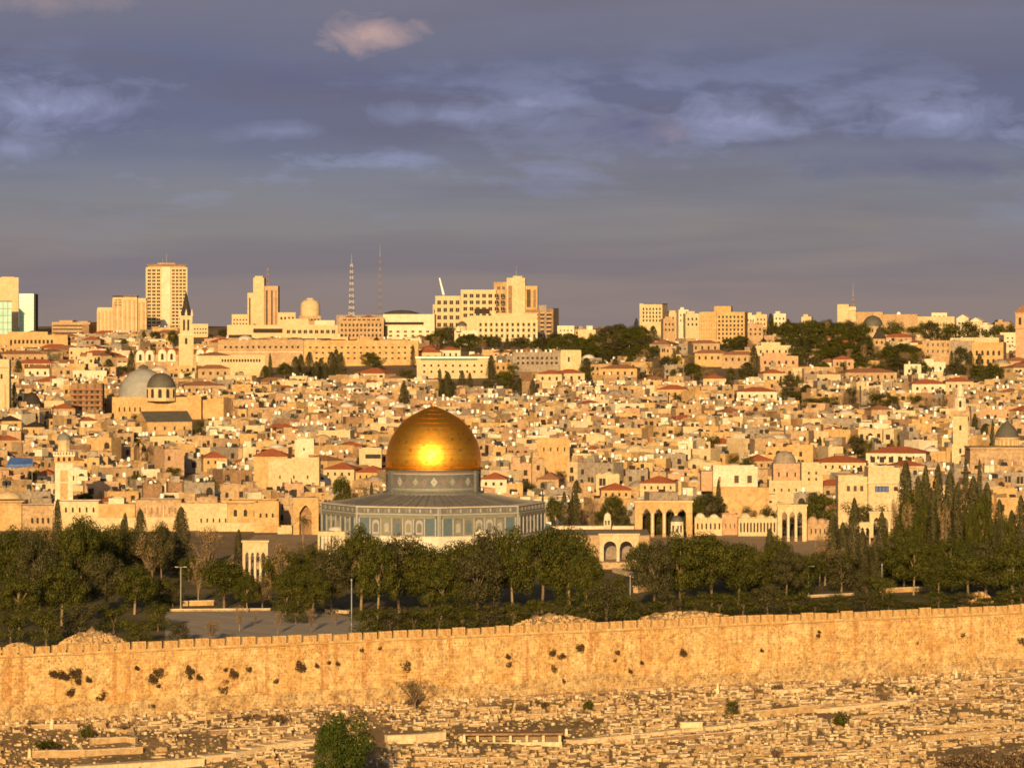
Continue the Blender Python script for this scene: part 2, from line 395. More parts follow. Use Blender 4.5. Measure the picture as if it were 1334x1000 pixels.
def mast(mb, x, y, z0, z1, w0, w1, m=(0, 1), n=14):
    '''a lattice mast of four legs with crossed braces'''
    for i in range(n):
        za, zb = z0+(z1-z0)*i/n, z0+(z1-z0)*(i+1)/n; a, b = w0+(w1-w0)*i/n, w0+(w1-w0)*(i+1)/n; mm = m[i % len(m)]
        C = ((-1,-1),(1,-1),(1,1),(-1,1))
        for k, (sx, sy) in enumerate(C):
            tx, ty = C[(k+1) % 4]; r = max(.12, a*.09)
            mb.tube((x+sx*a, y+sy*a, za), (x+sx*b, y+sy*b, zb), r, r, 4, mm)
            mb.tube((x+sx*a, y+sy*a, za), (x+tx*b, y+ty*b, zb), r*.7, r*.7, 4, mm); mb.tube((x+tx*a, y+ty*a, za), (x+sx*b, y+sy*b, zb), r*.7, r*.7, 4, mm)

# ------------------------------------------------------------------ skyline, from left to right
def skyline():
    c = Complex('office_tower', 'plain cream slab tower at the left edge of the skyline', 'tower', 12, 3050); b = c.block(-12, 24, 363, 0, 26, 'stone_cream'); c.block(2, 18, 361, 8, 8, base=363.2, parapet=.3); c.finish()
    c = Complex('glass_building', 'low dark green glass block in front of the cream slab tower', 'building', 4, 2990, wall='green_glass'); c.block(-8, 15, 393, 0, 22, roof='roof_slate'); c.box('frame', -8, 15.8, 391.6, 393, -.4, 22, 'stone_brown')
    for p in (-2, 4, 10): c.box('mullion', p-.3, p+.3, 393.1, 436, -.15, -.002, 'stone_brown')
    for q in (402, 411, 420, 429): c.box('mullion', -8, 15, q-.3, q+.3, -.12, -.001, 'stone_brown')
    c.finish()
    c = Complex('glass_tower', 'teal glass tower with a dark right side beside the cream slab', 'tower', 35, 3035, R(-6), wall='green_glass'); c.block(25, 44, 383, 0, 16, roof='roof_slate', parapet=.3); c.box('painted_shade_side', 43.9, 46.5, 383, 440, 1, 17, 'roof_slate')  # the slate strip paints the tower's shaded right side
    for q in range(388, 432, 5): c.box('floor_band', 25, 44, q-.25, q+.25, -.12, -.001, 'metal_grey')
    c.finish(); mark(30, 395, 'teal glass tower')
    c = Complex('office_building', 'low tan office block with a ragged roofline behind scrub', 'building', 92, 3000, R(-14), wall='stone_tan'); c.block(67, 118, 421, 0, 25, bands=3); c.block(74, 92, 418, 6, 12, base=421.3, parapet=.4); c.block(100, 112, 419, 6, 10, base=421.3, parapet=.4); c.block(110, 119, 424, -6, 8, 'stone_brown'); c.finish()
    c = Complex('school_building', 'long low tan building with a row of dark windows at the left edge', 'building', 45, 2700, wall='stone_honey'); c.block(-10, 88, 438, 0, 18); c.wins(12, 70, 441, 449, 11, 1, fw=.55, fh=.62); c.block(10, 62, 434, 6, 12, base=438.3); c.finish()
    c = Complex('hotel_block', 'stepped cream hotel with vertical ribs left of the tallest tower', 'hotel', 158, 3000, R(-3)); c.block(127, 146.6, 402, 0, 22, ribs=4); c.block(147, 160, 388, 1, 20, ribs=2); c.block(160.3, 178, 386.5, 0, 22, ribs=3); c.block(178.3, 190, 390, 3, 20, ribs=2)
    c.wins(148, 160, 389, 399, 1, 3, .85, .7, .25); c.box('roof_edge', 146.5, 178.6, 385.2, 386.4, -1.0, 20, 'roof_slate'); c.finish(); mark(158, 395, 'stepped ribbed hotel')
    c = Complex('high_rise', 'tallest cream tower with chamfered top, thin antenna and grids of dark windows', 'tower', 217, 3100, R(0)); b = c.block(190, 244, 345.5, 0, 26, chamfer=3.2, wall='stone_cream')
    c.box('spine', 210.5, 222, 347.8, 440, -1.0, -.01, 'stone_white'); c.wins(191.5, 209.5, 350, 436, 3, 19, 0, .72, .55); c.wins(223.5, 242.5, 350, 436, 4, 19, 0, .7, .55)
    c.box('roof_edge', 191.5, 242.5, 344.3, 345.6, 1.0, 25, 'stone_brown'); c.box('lift_housing', 205, 228, 342.3, 344.2, 6, 18, 'stone_tan')
    mb = MB(); mb.tube((0, 10, c.lz(342)), (0, 10, c.lz(330)), .25, .1, 5); mb.tube((-3, 10, c.lz(342)), (-3, 10, c.lz(337)), .2, .1, 5); mb.build('antenna', M['metal_grey'], c.o); c.finish(); mark(217, 385, 'tallest cream tower')
    c = Complex('apartment_block', 'low pale block just right of the dark church spire', 'building', 262, 2900); c.block(250, 271, 423.5, 0, 18); c.wins(252, 270, 426, 436, 5, 2, 0, .5, .4); c.finish()
    c = Complex('office_tower', 'slim three-part cream tower with a rooftop antenna', 'tower', 343, 3050, R(-4)); c.block(322, 330, 383, 3, 16); c.block(329.9, 344, 363.5, 0, 20, ribs=0); c.block(331.5, 342, 361, 4, 10, base=363.7); c.block(344.1, 362, 374, 2, 18, 'stone_pink')
    c.box('window_strip', 346, 348.5, 378, 425, 1.85, 2.1, 'shade_glass'); c.box('window_strip', 353, 355, 378, 425, 1.85, 2.1, 'shade_glass'); c.box('window_strip', 324, 326, 388, 425, 2.85, 3.1, 'shade_glass'); c.box('window_strip', 358.5, 360, 378, 425, 1.85, 2.1, 'stone_brown')
    mb = MB(); mast(mb, c.lx(348), 8, c.lz(374), c.lz(349), .9, .25, (0, 1), 8); mb.build('antenna', [M['mast_red'], M['metal_grey']], c.o); c.finish(); mark(343, 390, 'slim antenna tower')
    c = Complex('apartment_block', 'small cream block at the left foot of the slim antenna tower', 'building', 313, 3000); c.block(302, 324, 411, 0, 16); c.wins(303, 323, 414, 424, 5, 2, 0, .5, .4); c.finish()
    c = Complex('apartment_block', 'plain cream block at the right foot of the slim antenna tower', 'building', 374, 3000); c.block(362, 385, 408.5, 0, 16); c.wins(364, 384, 411, 418, 4, 1, 0, .5, .5); c.finish()
    c = Complex('domed_hall', 'cream round-topped building standing alone on the skyline', 'building', 404, 3000, wall='stone_cream'); mb = MB(); k = c.k
    mb.lathe([(13*k, c.lz(432)), (13*k, c.lz(401)), (12.4*k, c.lz(396)), (10.5*k, c.lz(392.5)), (7*k, c.lz(390.5)), (5*k, c.lz(390.2)), (5*k, c.lz(388.2)), (.01, c.lz(388))], 20, 0, (0, 14)); mb.build('tower', M['stone_cream'], c.o)
    c.block(390, 418, 413, -6, 8, 'stone_tan'); c.wins(391, 417, 414, 419, 6, 1, -6, .6, .5); c.finish(); mark(404, 402, 'round-topped cream hall')
    # the long run of office buildings between the dome hall and the big hotel
    c = Complex('office_building', 'long pale building with dark window bands below the slim antenna tower', 'building', 340, 2850); c.block(296, 440, 425, 0, 20, roof='roof_pale'); c.box('window_band', 330, 368, 428, 433.5, -.15, .1, 'dark_glass_shade'); c.box('window_band', 298, 328, 436, 440, -.15, .1, 'dark_glass_shade'); c.wins(372, 438, 428, 436, 9, 1, 0, .6, .55)
    c.block(372, 402, 417, 5, 14, base=425.3); c.block(410, 436, 419, 5, 14, 'stone_white', base=425.3); c.finish()
    c = Complex('apartment_building', 'long tan building with red roof patches at the foot of the lattice mast', 'building', 472, 2820, wall='stone_tan'); c.block(441, 500, 415, 0, 22); c.hip(446, 466, 414.2, 1.8, 1, 12); c.hip(468, 492, 413.8, 1.8, 2, 12); c.wins(443, 498, 420, 440, 11, 3, 0, .5, .5); c.wins(446, 496, 414.8, 418.5, 8, 1, 0, .6, .6); c.finish(); mark(460, 385, 'lattice mast')
    c = Complex('convention_hall', 'wide cream building with a dark window strip under a flat roof', 'building', 532, 2830, R(-3), wall='stone_cream'); c.block(499, 566, 411, 0, 26, 'stone_white'); c.box('window_strip', 501, 552, 419.4, 423, -.15, .1, 'dark_glass_shade'); c.wins(504, 562, 429, 440, 6, 2, 0, .38, .45); c.box('door', 499.5, 505, 424, 442, -.2, .1, 'dark_glass_shade'); c.finish()
    c = Complex('domed_hall', 'shallow dark curved roof rising behind the wide cream building', 'building', 523, 2960, wall='lead_dark'); c.block(438, 562, 412, 0, 26, 'stone_grey'); mb = MB(); k = c.k; mb.lathe([(25*k, 0), (21*k, 2.2*k), (12*k, 4.5*k), (.01, 5.4*k)], 24, 0, (0, 14)); mb.build('roof', M['lead_dark'], c.o, (0, 0, c.lz(409.2))); c.finish()
    # the big stepped hotel
    c = Complex('grand_hotel', 'large stepped cream hotel with rows of paired windows under a slim crane', 'hotel', 628, 2900, R(-2)); c.block(563.5, 572, 398, 4, 26); c.block(567, 600, 387, 0, 30); c.block(600.2, 646, 379, 1, 30); c.block(643, 662, 369, 6, 26, 'stone_tan'); c.block(660, 684, 363.5, 3, 26, 'stone_cream'); c.block(684.2, 700, 374, 6, 22, 'stone_honey'); c.block(668, 680, 361, 8, 10, base=363.8)
    c.wins(568, 600, 389, 428, 4, 4, 0, .6, .55); c.wins(602, 659, 381, 415, 7, 4, 1, .6, .55); c.wins(564, 567, 401, 429, 1, 3, 4, .5, .5, 'shade_glass'); c.wins(646, 659, 371.5, 379, 2, 1, 5.9, .5, .5, 'shade_glass')
    c.box('window_strip', 662, 667, 372, 408, 2.85, 3.1, 'stone_brown'); c.box('window_strip', 686, 691, 377, 400, 5.85, 6.1, 'shade_glass'); c.box('window_strip', 694.5, 698, 377, 400, 5.85, 6.1, 'stone_brown'); c.box('balcony_sign', 618, 638, 402, 408.5, .6, .99, 'dark_glass_shade')
    mb = MB(); mb.tube((c.lx(672), 12, c.lz(361)), (c.lx(672), 12, c.lz(347)), .22, .1, 5); mb.build('antenna', M['metal_grey'], c.o); c.finish(); mark(625, 390, 'large stepped hotel')
    cr = thing('construction_crane', 'thin white crane boom leaning above the left end of the stepped hotel', 'crane', (wx(578, 2930), 2930, ground(wx(578, 2930), 2930))); k = 2930/F; z = lambda py: wz(py, 2930)-cr.location.z
    mb = MB(); mast(mb, 0, 0, 0, z(383), 1.0, 1.0, (0,), 14); mb.build('tower', M['metal_grey'], cr); mb = MB(); mb.tube((0, 0, z(384)), (-5.5*k, 0, z(362)), 1.0, .5, 6); mb.build('boom', M['plastic_white'], cr)
    c = Complex('museum_building', 'cream ribbed building with two small round turrets below the stepped hotel', 'building', 655, 2780); c.block(612, 700, 413, 0, 22); 
    for p in range(622, 700, 7): c.box('pilaster', p, p+1.2, 417, 445, -.5, -.002, 'stone_white')
    c.wins(622.5, 699.5, 419, 441, 11, 3, 0, .4, .55); c.block(640, 700, 410, 5, 14, base=413.3); c.finish()
    c = Complex('domed_church', 'small church with a dark capped dome between two little white domes', 'church', 603, 2640, wall='stone_white'); c.block(592, 622, 432, 0, 14); c.dome(602, 6.5, 418.5, 424.5, 7, 'lead_dark', pointed=1); mb = MB(); mb.lathe([(6*c.k, 0), (6*c.k, 8.5*c.k)], 14, 0); mb.build('drum', M['stone_cream'], c.o, (c.lx(602), 7, c.lz(433))); c.dome(597, 3.5, 424.5, 431.5, -2, 'stone_white'); c.dome(617, 4, 427.5, 432, 4, 'stone_white'); c.wins(595, 620, 433, 440, 4, 1, 0, .35, .6, arch=True); c.finish()
    c = Complex('terraced_building', 'terraced apartment building with dark shadowed balconies right of the stepped hotel', 'building', 705, 2860, wall='stone_brown'); c.block(684, 703, 405, 0, 20); c.block(702, 712, 399, 2, 20, 'stone_grey'); c.block(710, 721, 404, 4, 20); c.block(720, 728, 403, 8, 16, 'roof_slate')
    for q in (407, 412, 417.5, 423, 428.5, 434):
        for p0, p1, y in ((685, 702, -1.6), (703.5, 710, .4), (711.5, 719.5, 2.4)):
            c.box('balcony', p0, p1-(q-405)*.08, q, q+1.7, y, y+1.5, 'stone_pink'); c.box('window_band', p0+.5, p1-1, q+2, q+4, y+1.5, y+1.9, 'dark_glass_shade')
    c.finish()
    c = Complex('apartment_block', 'pale low flats with a single flagpole behind the dark pines', 'building', 735, 2800, wall='stone_white'); c.block(726, 748, 426, 0, 14); c.wins(728, 747, 428, 438, 4, 2, 0, .4, .4, 'shade_glass'); c.block(753, 776, 431, 6, 12, 'stone_cream'); c.block(764, 772, 426, 8, 8, base=431.2); c.finish()
    c = Complex('hotel_block', 'square cream building with three rows of windows standing above the dark pines', 'building', 848, 2920, R(-10)); c.block(833, 863, 397, 0, 22); c.wins(836, 862, 400, 420, 6, 4, 0, .45, .6); c.box('roof_edge', 838, 863.5, 395.4, 396, -.5, 22, 'roof_slate'); c.finish(); mark(848, 410, 'square cream building on the skyline')
    for (a, b, t, yy, wl, lab) in ((868, 886, 409, 2960, 'stone_cream', 'cream house with a stepped top right of the square cream building'), (884, 897, 405, 2900, 'stone_white', 'white cube house next to the orange block'), (893, 911, 410, 2860, 'stone_cream', 'pale house touching the left side of the orange block'), (864, 880, 417, 2800, 'stone_tan', 'tan house in front of the stepped cream house')):
        c = Complex('hillside_house', lab, 'house', (a+b)/2, yy, R(8), wall=wl); c.block(a, b, t, 0, 12); c.block(a+3, b-5, t-3, 4, 6, base=t+.3); c.wins(a+1, b-1, t+2, t+16, 3, 2, 0, .4, .45); c.finish()
    c = Complex('hotel_block', 'broad orange-brown hotel block with a stub on its roof', 'hotel', 940, 2780, R(-6), wall='stone_pink'); c.block(911, 933, 408, 0, 22, 'stone_honey'); c.block(933.2, 970, 408, 1.5, 22, 'stone_honey'); c.block(929, 951, 400.5, 6, 12, 'stone_honey', base=408.3); c.wins(934, 969, 410, 443, 7, 6, 1.5, .5, .55, 'roof_slate'); c.wins(912, 932, 410, 443, 6, 6, 0, .25, .4, 'stone_brown'); c.finish(); mark(940, 425, 'orange-brown hotel block')
    for i, (a, b, t, yy, wl, lab) in enumerate(((972, 984, 412, 2950, 'stone_white', 'small white house on the ridge right of the orange hotel'), (984, 999, 411, 3000, 'stone_cream', 'cream ridge house with low roof left of the dark trees'), (974, 994, 424, 2700, 'stone_tan', 'tan house half hidden below the orange hotel in trees'), (1008, 1024, 410, 3000, 'stone_white', 'whitish ridge house showing between tree tops'), (1044, 1057, 414, 3000, 'stone_cream', 'pale ridge house poking out over the pines'),
            (1246, 1262, 416, 2950, 'stone_white', 'white gabled house on the right-hand ridge'), (1262, 1280, 420, 2900, 'stone_cream', 'cream house next to the white gabled house on the ridge'), (1296, 1316, 421, 2900, 'stone_tan', 'tan house on the ridge near the right edge'), (1276, 1294, 425, 2800, 'stone_white', 'low white house below the right-hand ridge'))):
        c = Complex('hillside_house', lab, 'house', (a+b)/2, yy, R(6-3*i), wall=wl); c.block(a, b, t, 0, 12); c.wins(a+1, b-1, t+2, t+14, 3, 2, 0, .4, .45)
        if 'gabled' in lab: c.hip(a, b, t-.9, 3, 0, 12, 'stone_white', 'stone_white')
        else: c.block(a+2, a+8, t-3, 4, 6, base=t+.3)
        c.finish()
    c = Complex('hospital_building', 'long pale building with a corner tower and red-white mast on the right ridge', 'building', 1170, 2900, R(-2)); c.block(1091, 1106, 398, 0, 12); c.block(1106.2, 1115, 401, 1, 12); c.box('balcony', 1106, 1115.5, 401.2, 404, -.6, .9, 'stone_white'); c.block(1106, 1150, 408, 6, 14, 'stone_tan'); c.block(1150.2, 1195, 411, 5, 14, 'stone_tan'); c.block(1195.2, 1243, 414, 3, 14, 'stone_cream'); c.block(1213, 1233, 409, 8, 8, 'stone_white', base=414.3)
    c.wins(1197, 1242, 418, 428, 12, 1, 3, .3, .4); c.dome(1170, 3, 406, 410.6, 12, 'plastic_white'); c.box('roof_edge', 1094, 1104, 396, 397.8, 2, 10, 'stone_brown'); c.wins(1214, 1232, 410.5, 413.5, 3, 1, 8, .4, .5)
    mb = MB(); mast(mb, c.lx(1111), 6, c.lz(401), c.lz(383), 1.1, .5, (0, 1), 6); mb.tube((c.lx(1111), 6, c.lz(383)), (c.lx(1111), 6, c.lz(368)), .25, .1, 5, 1); mb.build('antenna', [M['mast_red'], M['metal_grey']], c.o); c.finish(); mark(1110, 390, 'corner tower with the red-white mast')
    c = Complex('domed_church', 'dark grey church dome on a pale drum among trees', 'church', 1137, 2760, wall='stone_cream'); mb = MB(); k = c.k; mb.lathe([(11*k, c.lz(450)), (11*k, c.lz(424)), (12.5*k, c.lz(423.6))], 20, 0, (0, 12)); mb.build('drum', M['stone_cream'], c.o); c.dome(1137, 13, 411, 424, 12, 'lead_dark'); mb = MB(); mb.tube((0, 12, c.lz(411)), (0, 12, c.lz(408)), .3, .1); mb.build('finial', M['lead_dark'], c.o); c.wins(1129, 1145, 427, 434, 3, 1, 6.1, .3, .7, arch=True); c.finish(); mark(1137, 418, 'dark grey church dome')
    c = Complex('pointed_roof_house', 'small stone tower with a dark pyramid roof in front of the grey church dome', 'tower', 1145, 2500, wall='stone_tan'); c.block(1138, 1153, 441, 0, 8, roof=None); c.hip(1137, 1154, 441, 8, 0, 8, 'roof_slate'); c.wins(1139, 1152, 443, 449, 2, 1, 0, .4, .6); c.finish()
    c = Complex('seminary_building', 'tan building with two storeys of arched windows left of the tall brown tower', 'building', 1272, 2200, R(-5), wall='stone_tan'); c.block(1239, 1268, 446, 2, 18, 'stone_grey'); c.block(1266, 1307, 448, 0, 20, 'stone_honey'); c.wins(1269, 1305, 454, 476, 5, 2, 0, .45, .6, arch=True); c.block(1200, 1239, 446, 6, 16, 'stone_tan'); c.wins(1204, 1237, 445, 462, 5, 2, 6, .3, .45, 'shade_glass'); c.block(1250, 1300, 442, 6, 12, 'stone_cream', base=446.3); c.finish()
    c = Complex('bell_tower', 'tall brown-pink stone tower with arched belfry at the right edge', 'tower', 1334, 2150, wall='stone_pink'); c.block(1323, 1342, 407, 0, 9, 'stone_pink', roof=None); c.hip(1322, 1343, 407, 4, 0, 9, 'roof_tile_old'); c.wins(1325, 1340, 412, 424, 2, 1, 0, .45, .8, arch=True); c.box('cornice', 1322, 1343, 426, 428, -.5, 9.5, 'stone_tan'); c.box('cornice', 1322, 1343, 407, 408.2, -.5, 9.5, 'stone_tan'); c.block(1307, 1342, 470, -6, 22, 'stone_pink', roof=None); c.hip(1306, 1344, 470, 2.5, -6, 22, 'roof_tile_old'); c.finish(); mark(1330, 430, 'brown-pink tower at the right edge')
    c = Complex('apartment_block', 'pale block with a shadowed left end beside the brown-pink tower', 'building', 1315, 2640); c.block(1303, 1324, 435, 0, 16, 'stone_white'); c.box('painted_shade_panel', 1303, 1308, 436, 470, -.2, -.003, 'shade_glass'); c.wins(1310, 1322, 438, 462, 2, 5, 0, .4, .4, 'shade_glass'); c.finish()  # shadow on the left end is painted as a dark panel
    for px, top, Y, w0, lab, ms in ((458, 330, 3150, 2.3, 'tall red and white lattice mast on the skyline', ('stone_brown', 'plastic_white')), (495, 318, 3900, 1.7, 'faint thin lattice mast right of the taller-looking thick one', ('metal_grey', 'stone_brown'))):
        x = wx(px, Y); g = ground(x, Y); o = thing('radio_mast', lab, 'mast', (x, Y, g), 0)
        mb = MB(); zt = wz(top, Y)-g; mast(mb, 0, 0, 0, zt*.86, w0, w0*.35, (0, 1), 22); mb.build('lattice', [M[m_] for m_ in ms], o); mb = MB(); mb.tube((0, 0, zt*.86), (0, 0, zt), .3, .12, 5); mb.build('antenna', M['metal_grey'], o)
skyline()

# ------------------------------------------------------------------ buildings of the middle distance
def midtown():
    c = Complex('spired_church', 'church with tall pale bell tower, dark pointed spire and red-roofed arched chapels', 'church', 243, 2150, wall='stone_white')
    t = c.block(233, 252, 436, 0, 8, 'stone_cream', roof=None); c.block(234.5, 250.5, 412, .6, 7, 'stone_cream', name='belfry', roof=None, base=436); mb = MB(); k = c.k
    mb.lathe([(7.6*k, c.lz(412)), (6.6*k, c.lz(406)), (3.4*k, c.lz(392)), (.02, c.lz(378.5))], 8, 0, (c.lx(242.5), 4.1), False, R(22.5)); mb.build('spire', M['roof_slate'], c.o)
    for p in (234.5, 242.5, 250): mb = MB(); mb.lathe([(1.6*k, 0), (1.6*k, 1.5), (.02, 4)], 6, 0, (0, 0), False); mb.build('pinnacle', M['stone_white'], c.o, (c.lx(p), .9, c.lz(412)))
    c.wins(237, 248, 414, 432, 2, 1, .6, .5, .8, arch=True); c.wins(237, 248, 438, 450, 1, 1, 0, .3, .7, arch=True); c.box('cornice', 232.3, 252.7, 435.3, 436.8, -.5, 8.5, 'stone_white'); c.box('cornice', 233.8, 251, 411.2, 412.2, .1, 8, 'stone_white')
    for a, b, e in ((176, 202, 462), (203, 232, 461), (252, 282, 461)):
        c.block(a, b, e, 1, 16, 'stone_tan', roof=None); c.hip(a, b, e, 3.6, 1, 16, 'roof_tile_old' if a < 200 else 'roof_tile')
        for p in ((a+b)/2-6, (a+b)/2+6):
            mb = MB(); pts = [(-2.2, 0), (2.2, 0), (2.2, 4.2)] + [(2.2*math.cos(R(q)), 4.2+2.4*math.sin(R(q))) for q in (30, 60, 90, 120, 150)] + [(-2.2, 4.2)]
            mb.quad([(x, -.5, z) for x, z in pts], 0)
            for (xa, za), (xb, zb) in zip(pts, pts[1:]+pts[:1]): mb.quad([(xa,-.5,za),(xa,4,za),(xb,4,zb),(xb,-.5,zb)], 0)
            g = mb.build('gable', M['stone_white'], c.o, (c.lx(p), 1, c.lz(e+10))); put(winmesh(1.4, 3.4, 'dark_glass_shade', True), 'window', g, (0, -.5, 1))
    c.finish(); mark(242, 400, 'dark church spire')
    c = Complex('monastery', 'long tan monastery with rows of small square windows below the skyline', 'building', 420, 2180, R(-2), wall='stone_tan'); c.block(284, 395, 445, 0, 20, 'stone_tan'); c.block(395.2, 545, 446, 1.5, 20, 'stone_honey'); c.wins(290, 392, 448, 456, 14, 1, 0, .4, .35); c.wins(400, 540, 449, 470, 17, 3, 1.5, .34, .32); c.box('string_course', 284, 395, 458, 459, -.3, -.002, 'stone_white'); c.finish(); mark(350, 455, 'long tan monastery')
    c = Complex('school_building', 'long building with a dark row of windows left of the monastery', 'building', 310, 2030, wall='stone_cream'); c.block(258, 345, 465, 0, 14); c.wins(288, 340, 467, 472, 14, 1, 0, .65, .75); c.hip(256, 300, 463, 1.6, 0, 14, 'roof_tile_old'); c.finish()
    c = Complex('modern_hall', 'broad cream hall with a pale green roof edge behind the golden dome', 'building', 590, 1980, wall='stone_cream'); c.block(543, 636, 467, 0, 20, roof='roof_pale'); c.box('roof_edge', 541, 637.5, 464.4, 466.6, -1, 21, 'plaster_white'); c.box('glazing', 548, 622, 466.8, 469, -.3, -.01, 'shutter_green'); c.wins(548, 632, 472, 488, 9, 2, 0, .28, .38); c.finish(); mark(590, 478, 'broad cream hall')
    c = Complex('apartment_block', 'cream building with cluttered roof and blank right end above red roofs', 'building', 710, 2010, wall='stone_tan'); c.block(668, 730, 461, 0, 14, 'stone_grey'); c.block(730.2, 757, 458.5, -1, 15, 'stone_cream'); c.wins(672, 728, 463, 476, 9, 2, 0, .45, .5); c.wins(739, 743, 464, 472, 1, 1, -1, .6, .8)
    for i in range(9): c.box('roof_box', 672+i*6.3, 674.5+i*6.3, 455.5, 458.8, 3, 6, ('stone_white', 'plastic_white', 'stone_brown')[i % 3])
    c.finish()
    # the great grey domes of the sepulchre church
    c = Complex('domed_church', 'church with a large and a smaller grey metal dome over tan walls', 'church', 200, 1580, wall='stone_tan')
    c.block(146, 262, 520, 0, 30, 'stone_honey'); mb = MB(); k = c.k; mb.lathe([(33.5*k, c.lz(530)), (33.5*k, c.lz(518.5))], 28, 0, (c.lx(182), 16)); mb.build('drum', M['stone_tan'], c.o)
    d = c.dome(182, 33, 480.5, 519, 16, 'dome_grey', n=36); mb = MB(); mb.lathe([(7*k, 0), (5.5*k, .9), (.02, 1.6)], 16, 0); mb.build('oculus', M['lead_dark'], d, (0, 0, 38.5*k))
    mb = MB(); mb.lathe([(20*k, c.lz(522)), (20*k, c.lz(505.6)), (20.8*k, c.lz(505.2)), (20.8*k, c.lz(504.4))], 8, 0, (c.lx(210), 0), False, R(22.5)); dr = mb.build('drum', M['stone_cream'], c.o); c.dome(210, 18.6, 485.5, 504.6, 0, 'lead_dark', n=28)
    for i in range(-2, 3):
        a = R(-90+i*30); put(winmesh(1.3, 3.4, 'dark_glass_shade', True), 'window', dr, (c.lx(210)+math.cos(a)*19.6*k, math.sin(a)*19.6*k, c.lz(517.5)), a+R(90))
    c.wins(152, 186, 526, 540, 5, 1, 0, .3, .4, arch=True); c.block(262.2, 300, 524, 4, 20, 'stone_honey'); c.finish(); mark(181, 500, 'large grey dome')
    c = Complex('gabled_hall', 'tan hall with a low dark gable roof in front of the grey domes', 'building', 222, 1450, R(25), wall='stone_honey'); c.block(190, 252, 549, 0, 12, 'stone_honey', roof=None); c.hip(190, 252, 549, 3.6, 0, 12, 'lead_dark', 'stone_honey'); c.wins(194, 248, 553, 562, 4, 1, 0, .15, .5); c.finish(); mark(220, 550, 'gabled tan hall')
    c = Complex('scaffolded_building', 'brown scaffolded building with dark floor gaps left of the grey domes', 'building', 112, 1590, wall='stone_brown'); c.block(92, 132, 503, 0, 12, 'stone_brown')
    for q in (506, 513, 520, 527): c.box('floor_band', 91, 134, q, q+2, -1.2, -.1, 'roof_tile_old'); c.wins(94, 131, q+2.2, q+6.5, 5, 1, 0, .5, .8)
    for p in (91, 101, 112, 123, 133): c.box('post', p, p+.7, 497, 540, -1.5, -1.25, 'stone_brown')
    c.finish(); mark(112, 515, 'brown scaffolded building')
    c = Complex('bell_tower', 'square cream tower with a narrow dark slot at the left edge', 'tower', 3, 1560, wall='stone_cream'); c.block(-8, 12, 471, 0, 6, roof='roof_flat'); c.wins(-1, 5, 486, 494, 1, 1, 0, .45, .8, arch=True); c.box('panel', 6, 8, 500, 540, -.1, -.003, 'stone_tan'); c.box('cornice', -9, 12.6, 478, 479.5, -.3, 6.3, 'stone_tan'); c.finish(); mark(3, 505, 'cream tower at the left edge')
    c = Complex('round_church', 'round cream church with a dark conical roof near the left edge', 'church', 39, 1540, wall='stone_cream'); mb = MB(); k = c.k; mb.lathe([(15.5*k, c.lz(560)), (15.5*k, c.lz(533.5)), (16.5*k, c.lz(533))], 16, 0, (0, 6), False); mb.build('wall', M['stone_cream'], c.o); mb = MB(); mb.lathe([(17*k, c.lz(533)), (9*k, c.lz(518)), (5*k, c.lz(513)), (.02, c.lz(510.5))], 16, 0, (0, 6), False); mb.build('roof', M['roof_slate'], c.o)
    for i in (-1, 0, 1): a = R(-90+i*34); put(winmesh(1.3, 2.6, 'dark_glass_shade', True), 'window', c.o, (math.cos(a)*15.3*k, 6+math.sin(a)*15.3*k, c.lz(546)), a+R(90))
    c.finish(); mark(39, 525, 'dark conical church roof')
    # minarets
    x = wx(83, 1075); g = ground(x, 1075); o = thing('minaret', 'pale square minaret with a balcony and small lead cap rising behind the portico', 'minaret', (x, 1075, g-.5), R(8)); z = lambda py: wz(py, 1075)-g+.5; k = 1075/F
    mb = MB(); mb.box(-11.5*k, 11.5*k, -2.3, 2.3, 0, z(602), 0); 
    for q in (12, 32): mb.box(-11.9*k, 11.9*k, -2.4, 2.4, z(602)-q*k*2.2, z(602)-q*k*2.2+.35, 0)
    s = mb.build('shaft', M['stone_white'], o); mb = MB(); mb.box(-5*k, 5*k, -2.38, -2.302, z(650), z(612), 0); mb.build('niche', M['stone_honey'], s)
    mb = MB(); mb.box(-12.5*k, 12.5*k, -2.6, 2.6, z(602)+.003, z(594), 0); mb.box(-14*k, 14*k, -2.9, 2.9, z(594)+.003, z(591.6), 1)
    for i in range(8): mb.box(-14*k+i*3.7*k, -14*k+i*3.7*k+.3, -2.88, -2.7, z(591.6), z(588), 1)
    mb.build('balcony', [M['stone_honey'], M['stone_white']], o)
    for i in (-1, 0, 1): put(winmesh(.7, 1.1, 'dark_glass_shade', True), 'window', o, (i*7*k, -2.6, z(600)))
    mb = MB(); mb.lathe([(8*k, z(592)), (8*k, z(574.5)), (9*k, z(574)), (9*k, z(573))], 8, 0, (0, 0), False, R(22.5)); mb.build('lantern', M['stone_cream'], o); mb = MB(); mb.lathe([(9*k, z(573)), (8*k, z(568)), (4*k, z(565)), (.02, z(562))], 12, 0); mb.build('cap', M['lead'], o); mark(83, 620, 'left minaret')
    x = wx(1251, 1240); g = ground(x, 1240); o = thing('minaret', 'tall slender cream minaret with tiered top near the right edge', 'minaret', (x, 1240, g-.5), R(-6)); z = lambda py: wz(py, 1240)-g+.5; k = 1240/F
    mb = MB(); mb.box(-11*k, 11*k, -2.5, 2.5, 0, z(578)); mb.box(-9.5*k, 9.5*k, -2.2, 2.2, z(578), z(541)); mb.build('shaft', M['stone_cream'], o); mb = MB(); mb.box(-12*k, 12*k, -2.8, 2.8, z(541)+.003, z(537.5)); mb.box(-11.6*k, 11.6*k, -2.7, -2.55, z(537.5)+.002, z(534.5)); mb.build('balcony', M['stone_tan'], o)
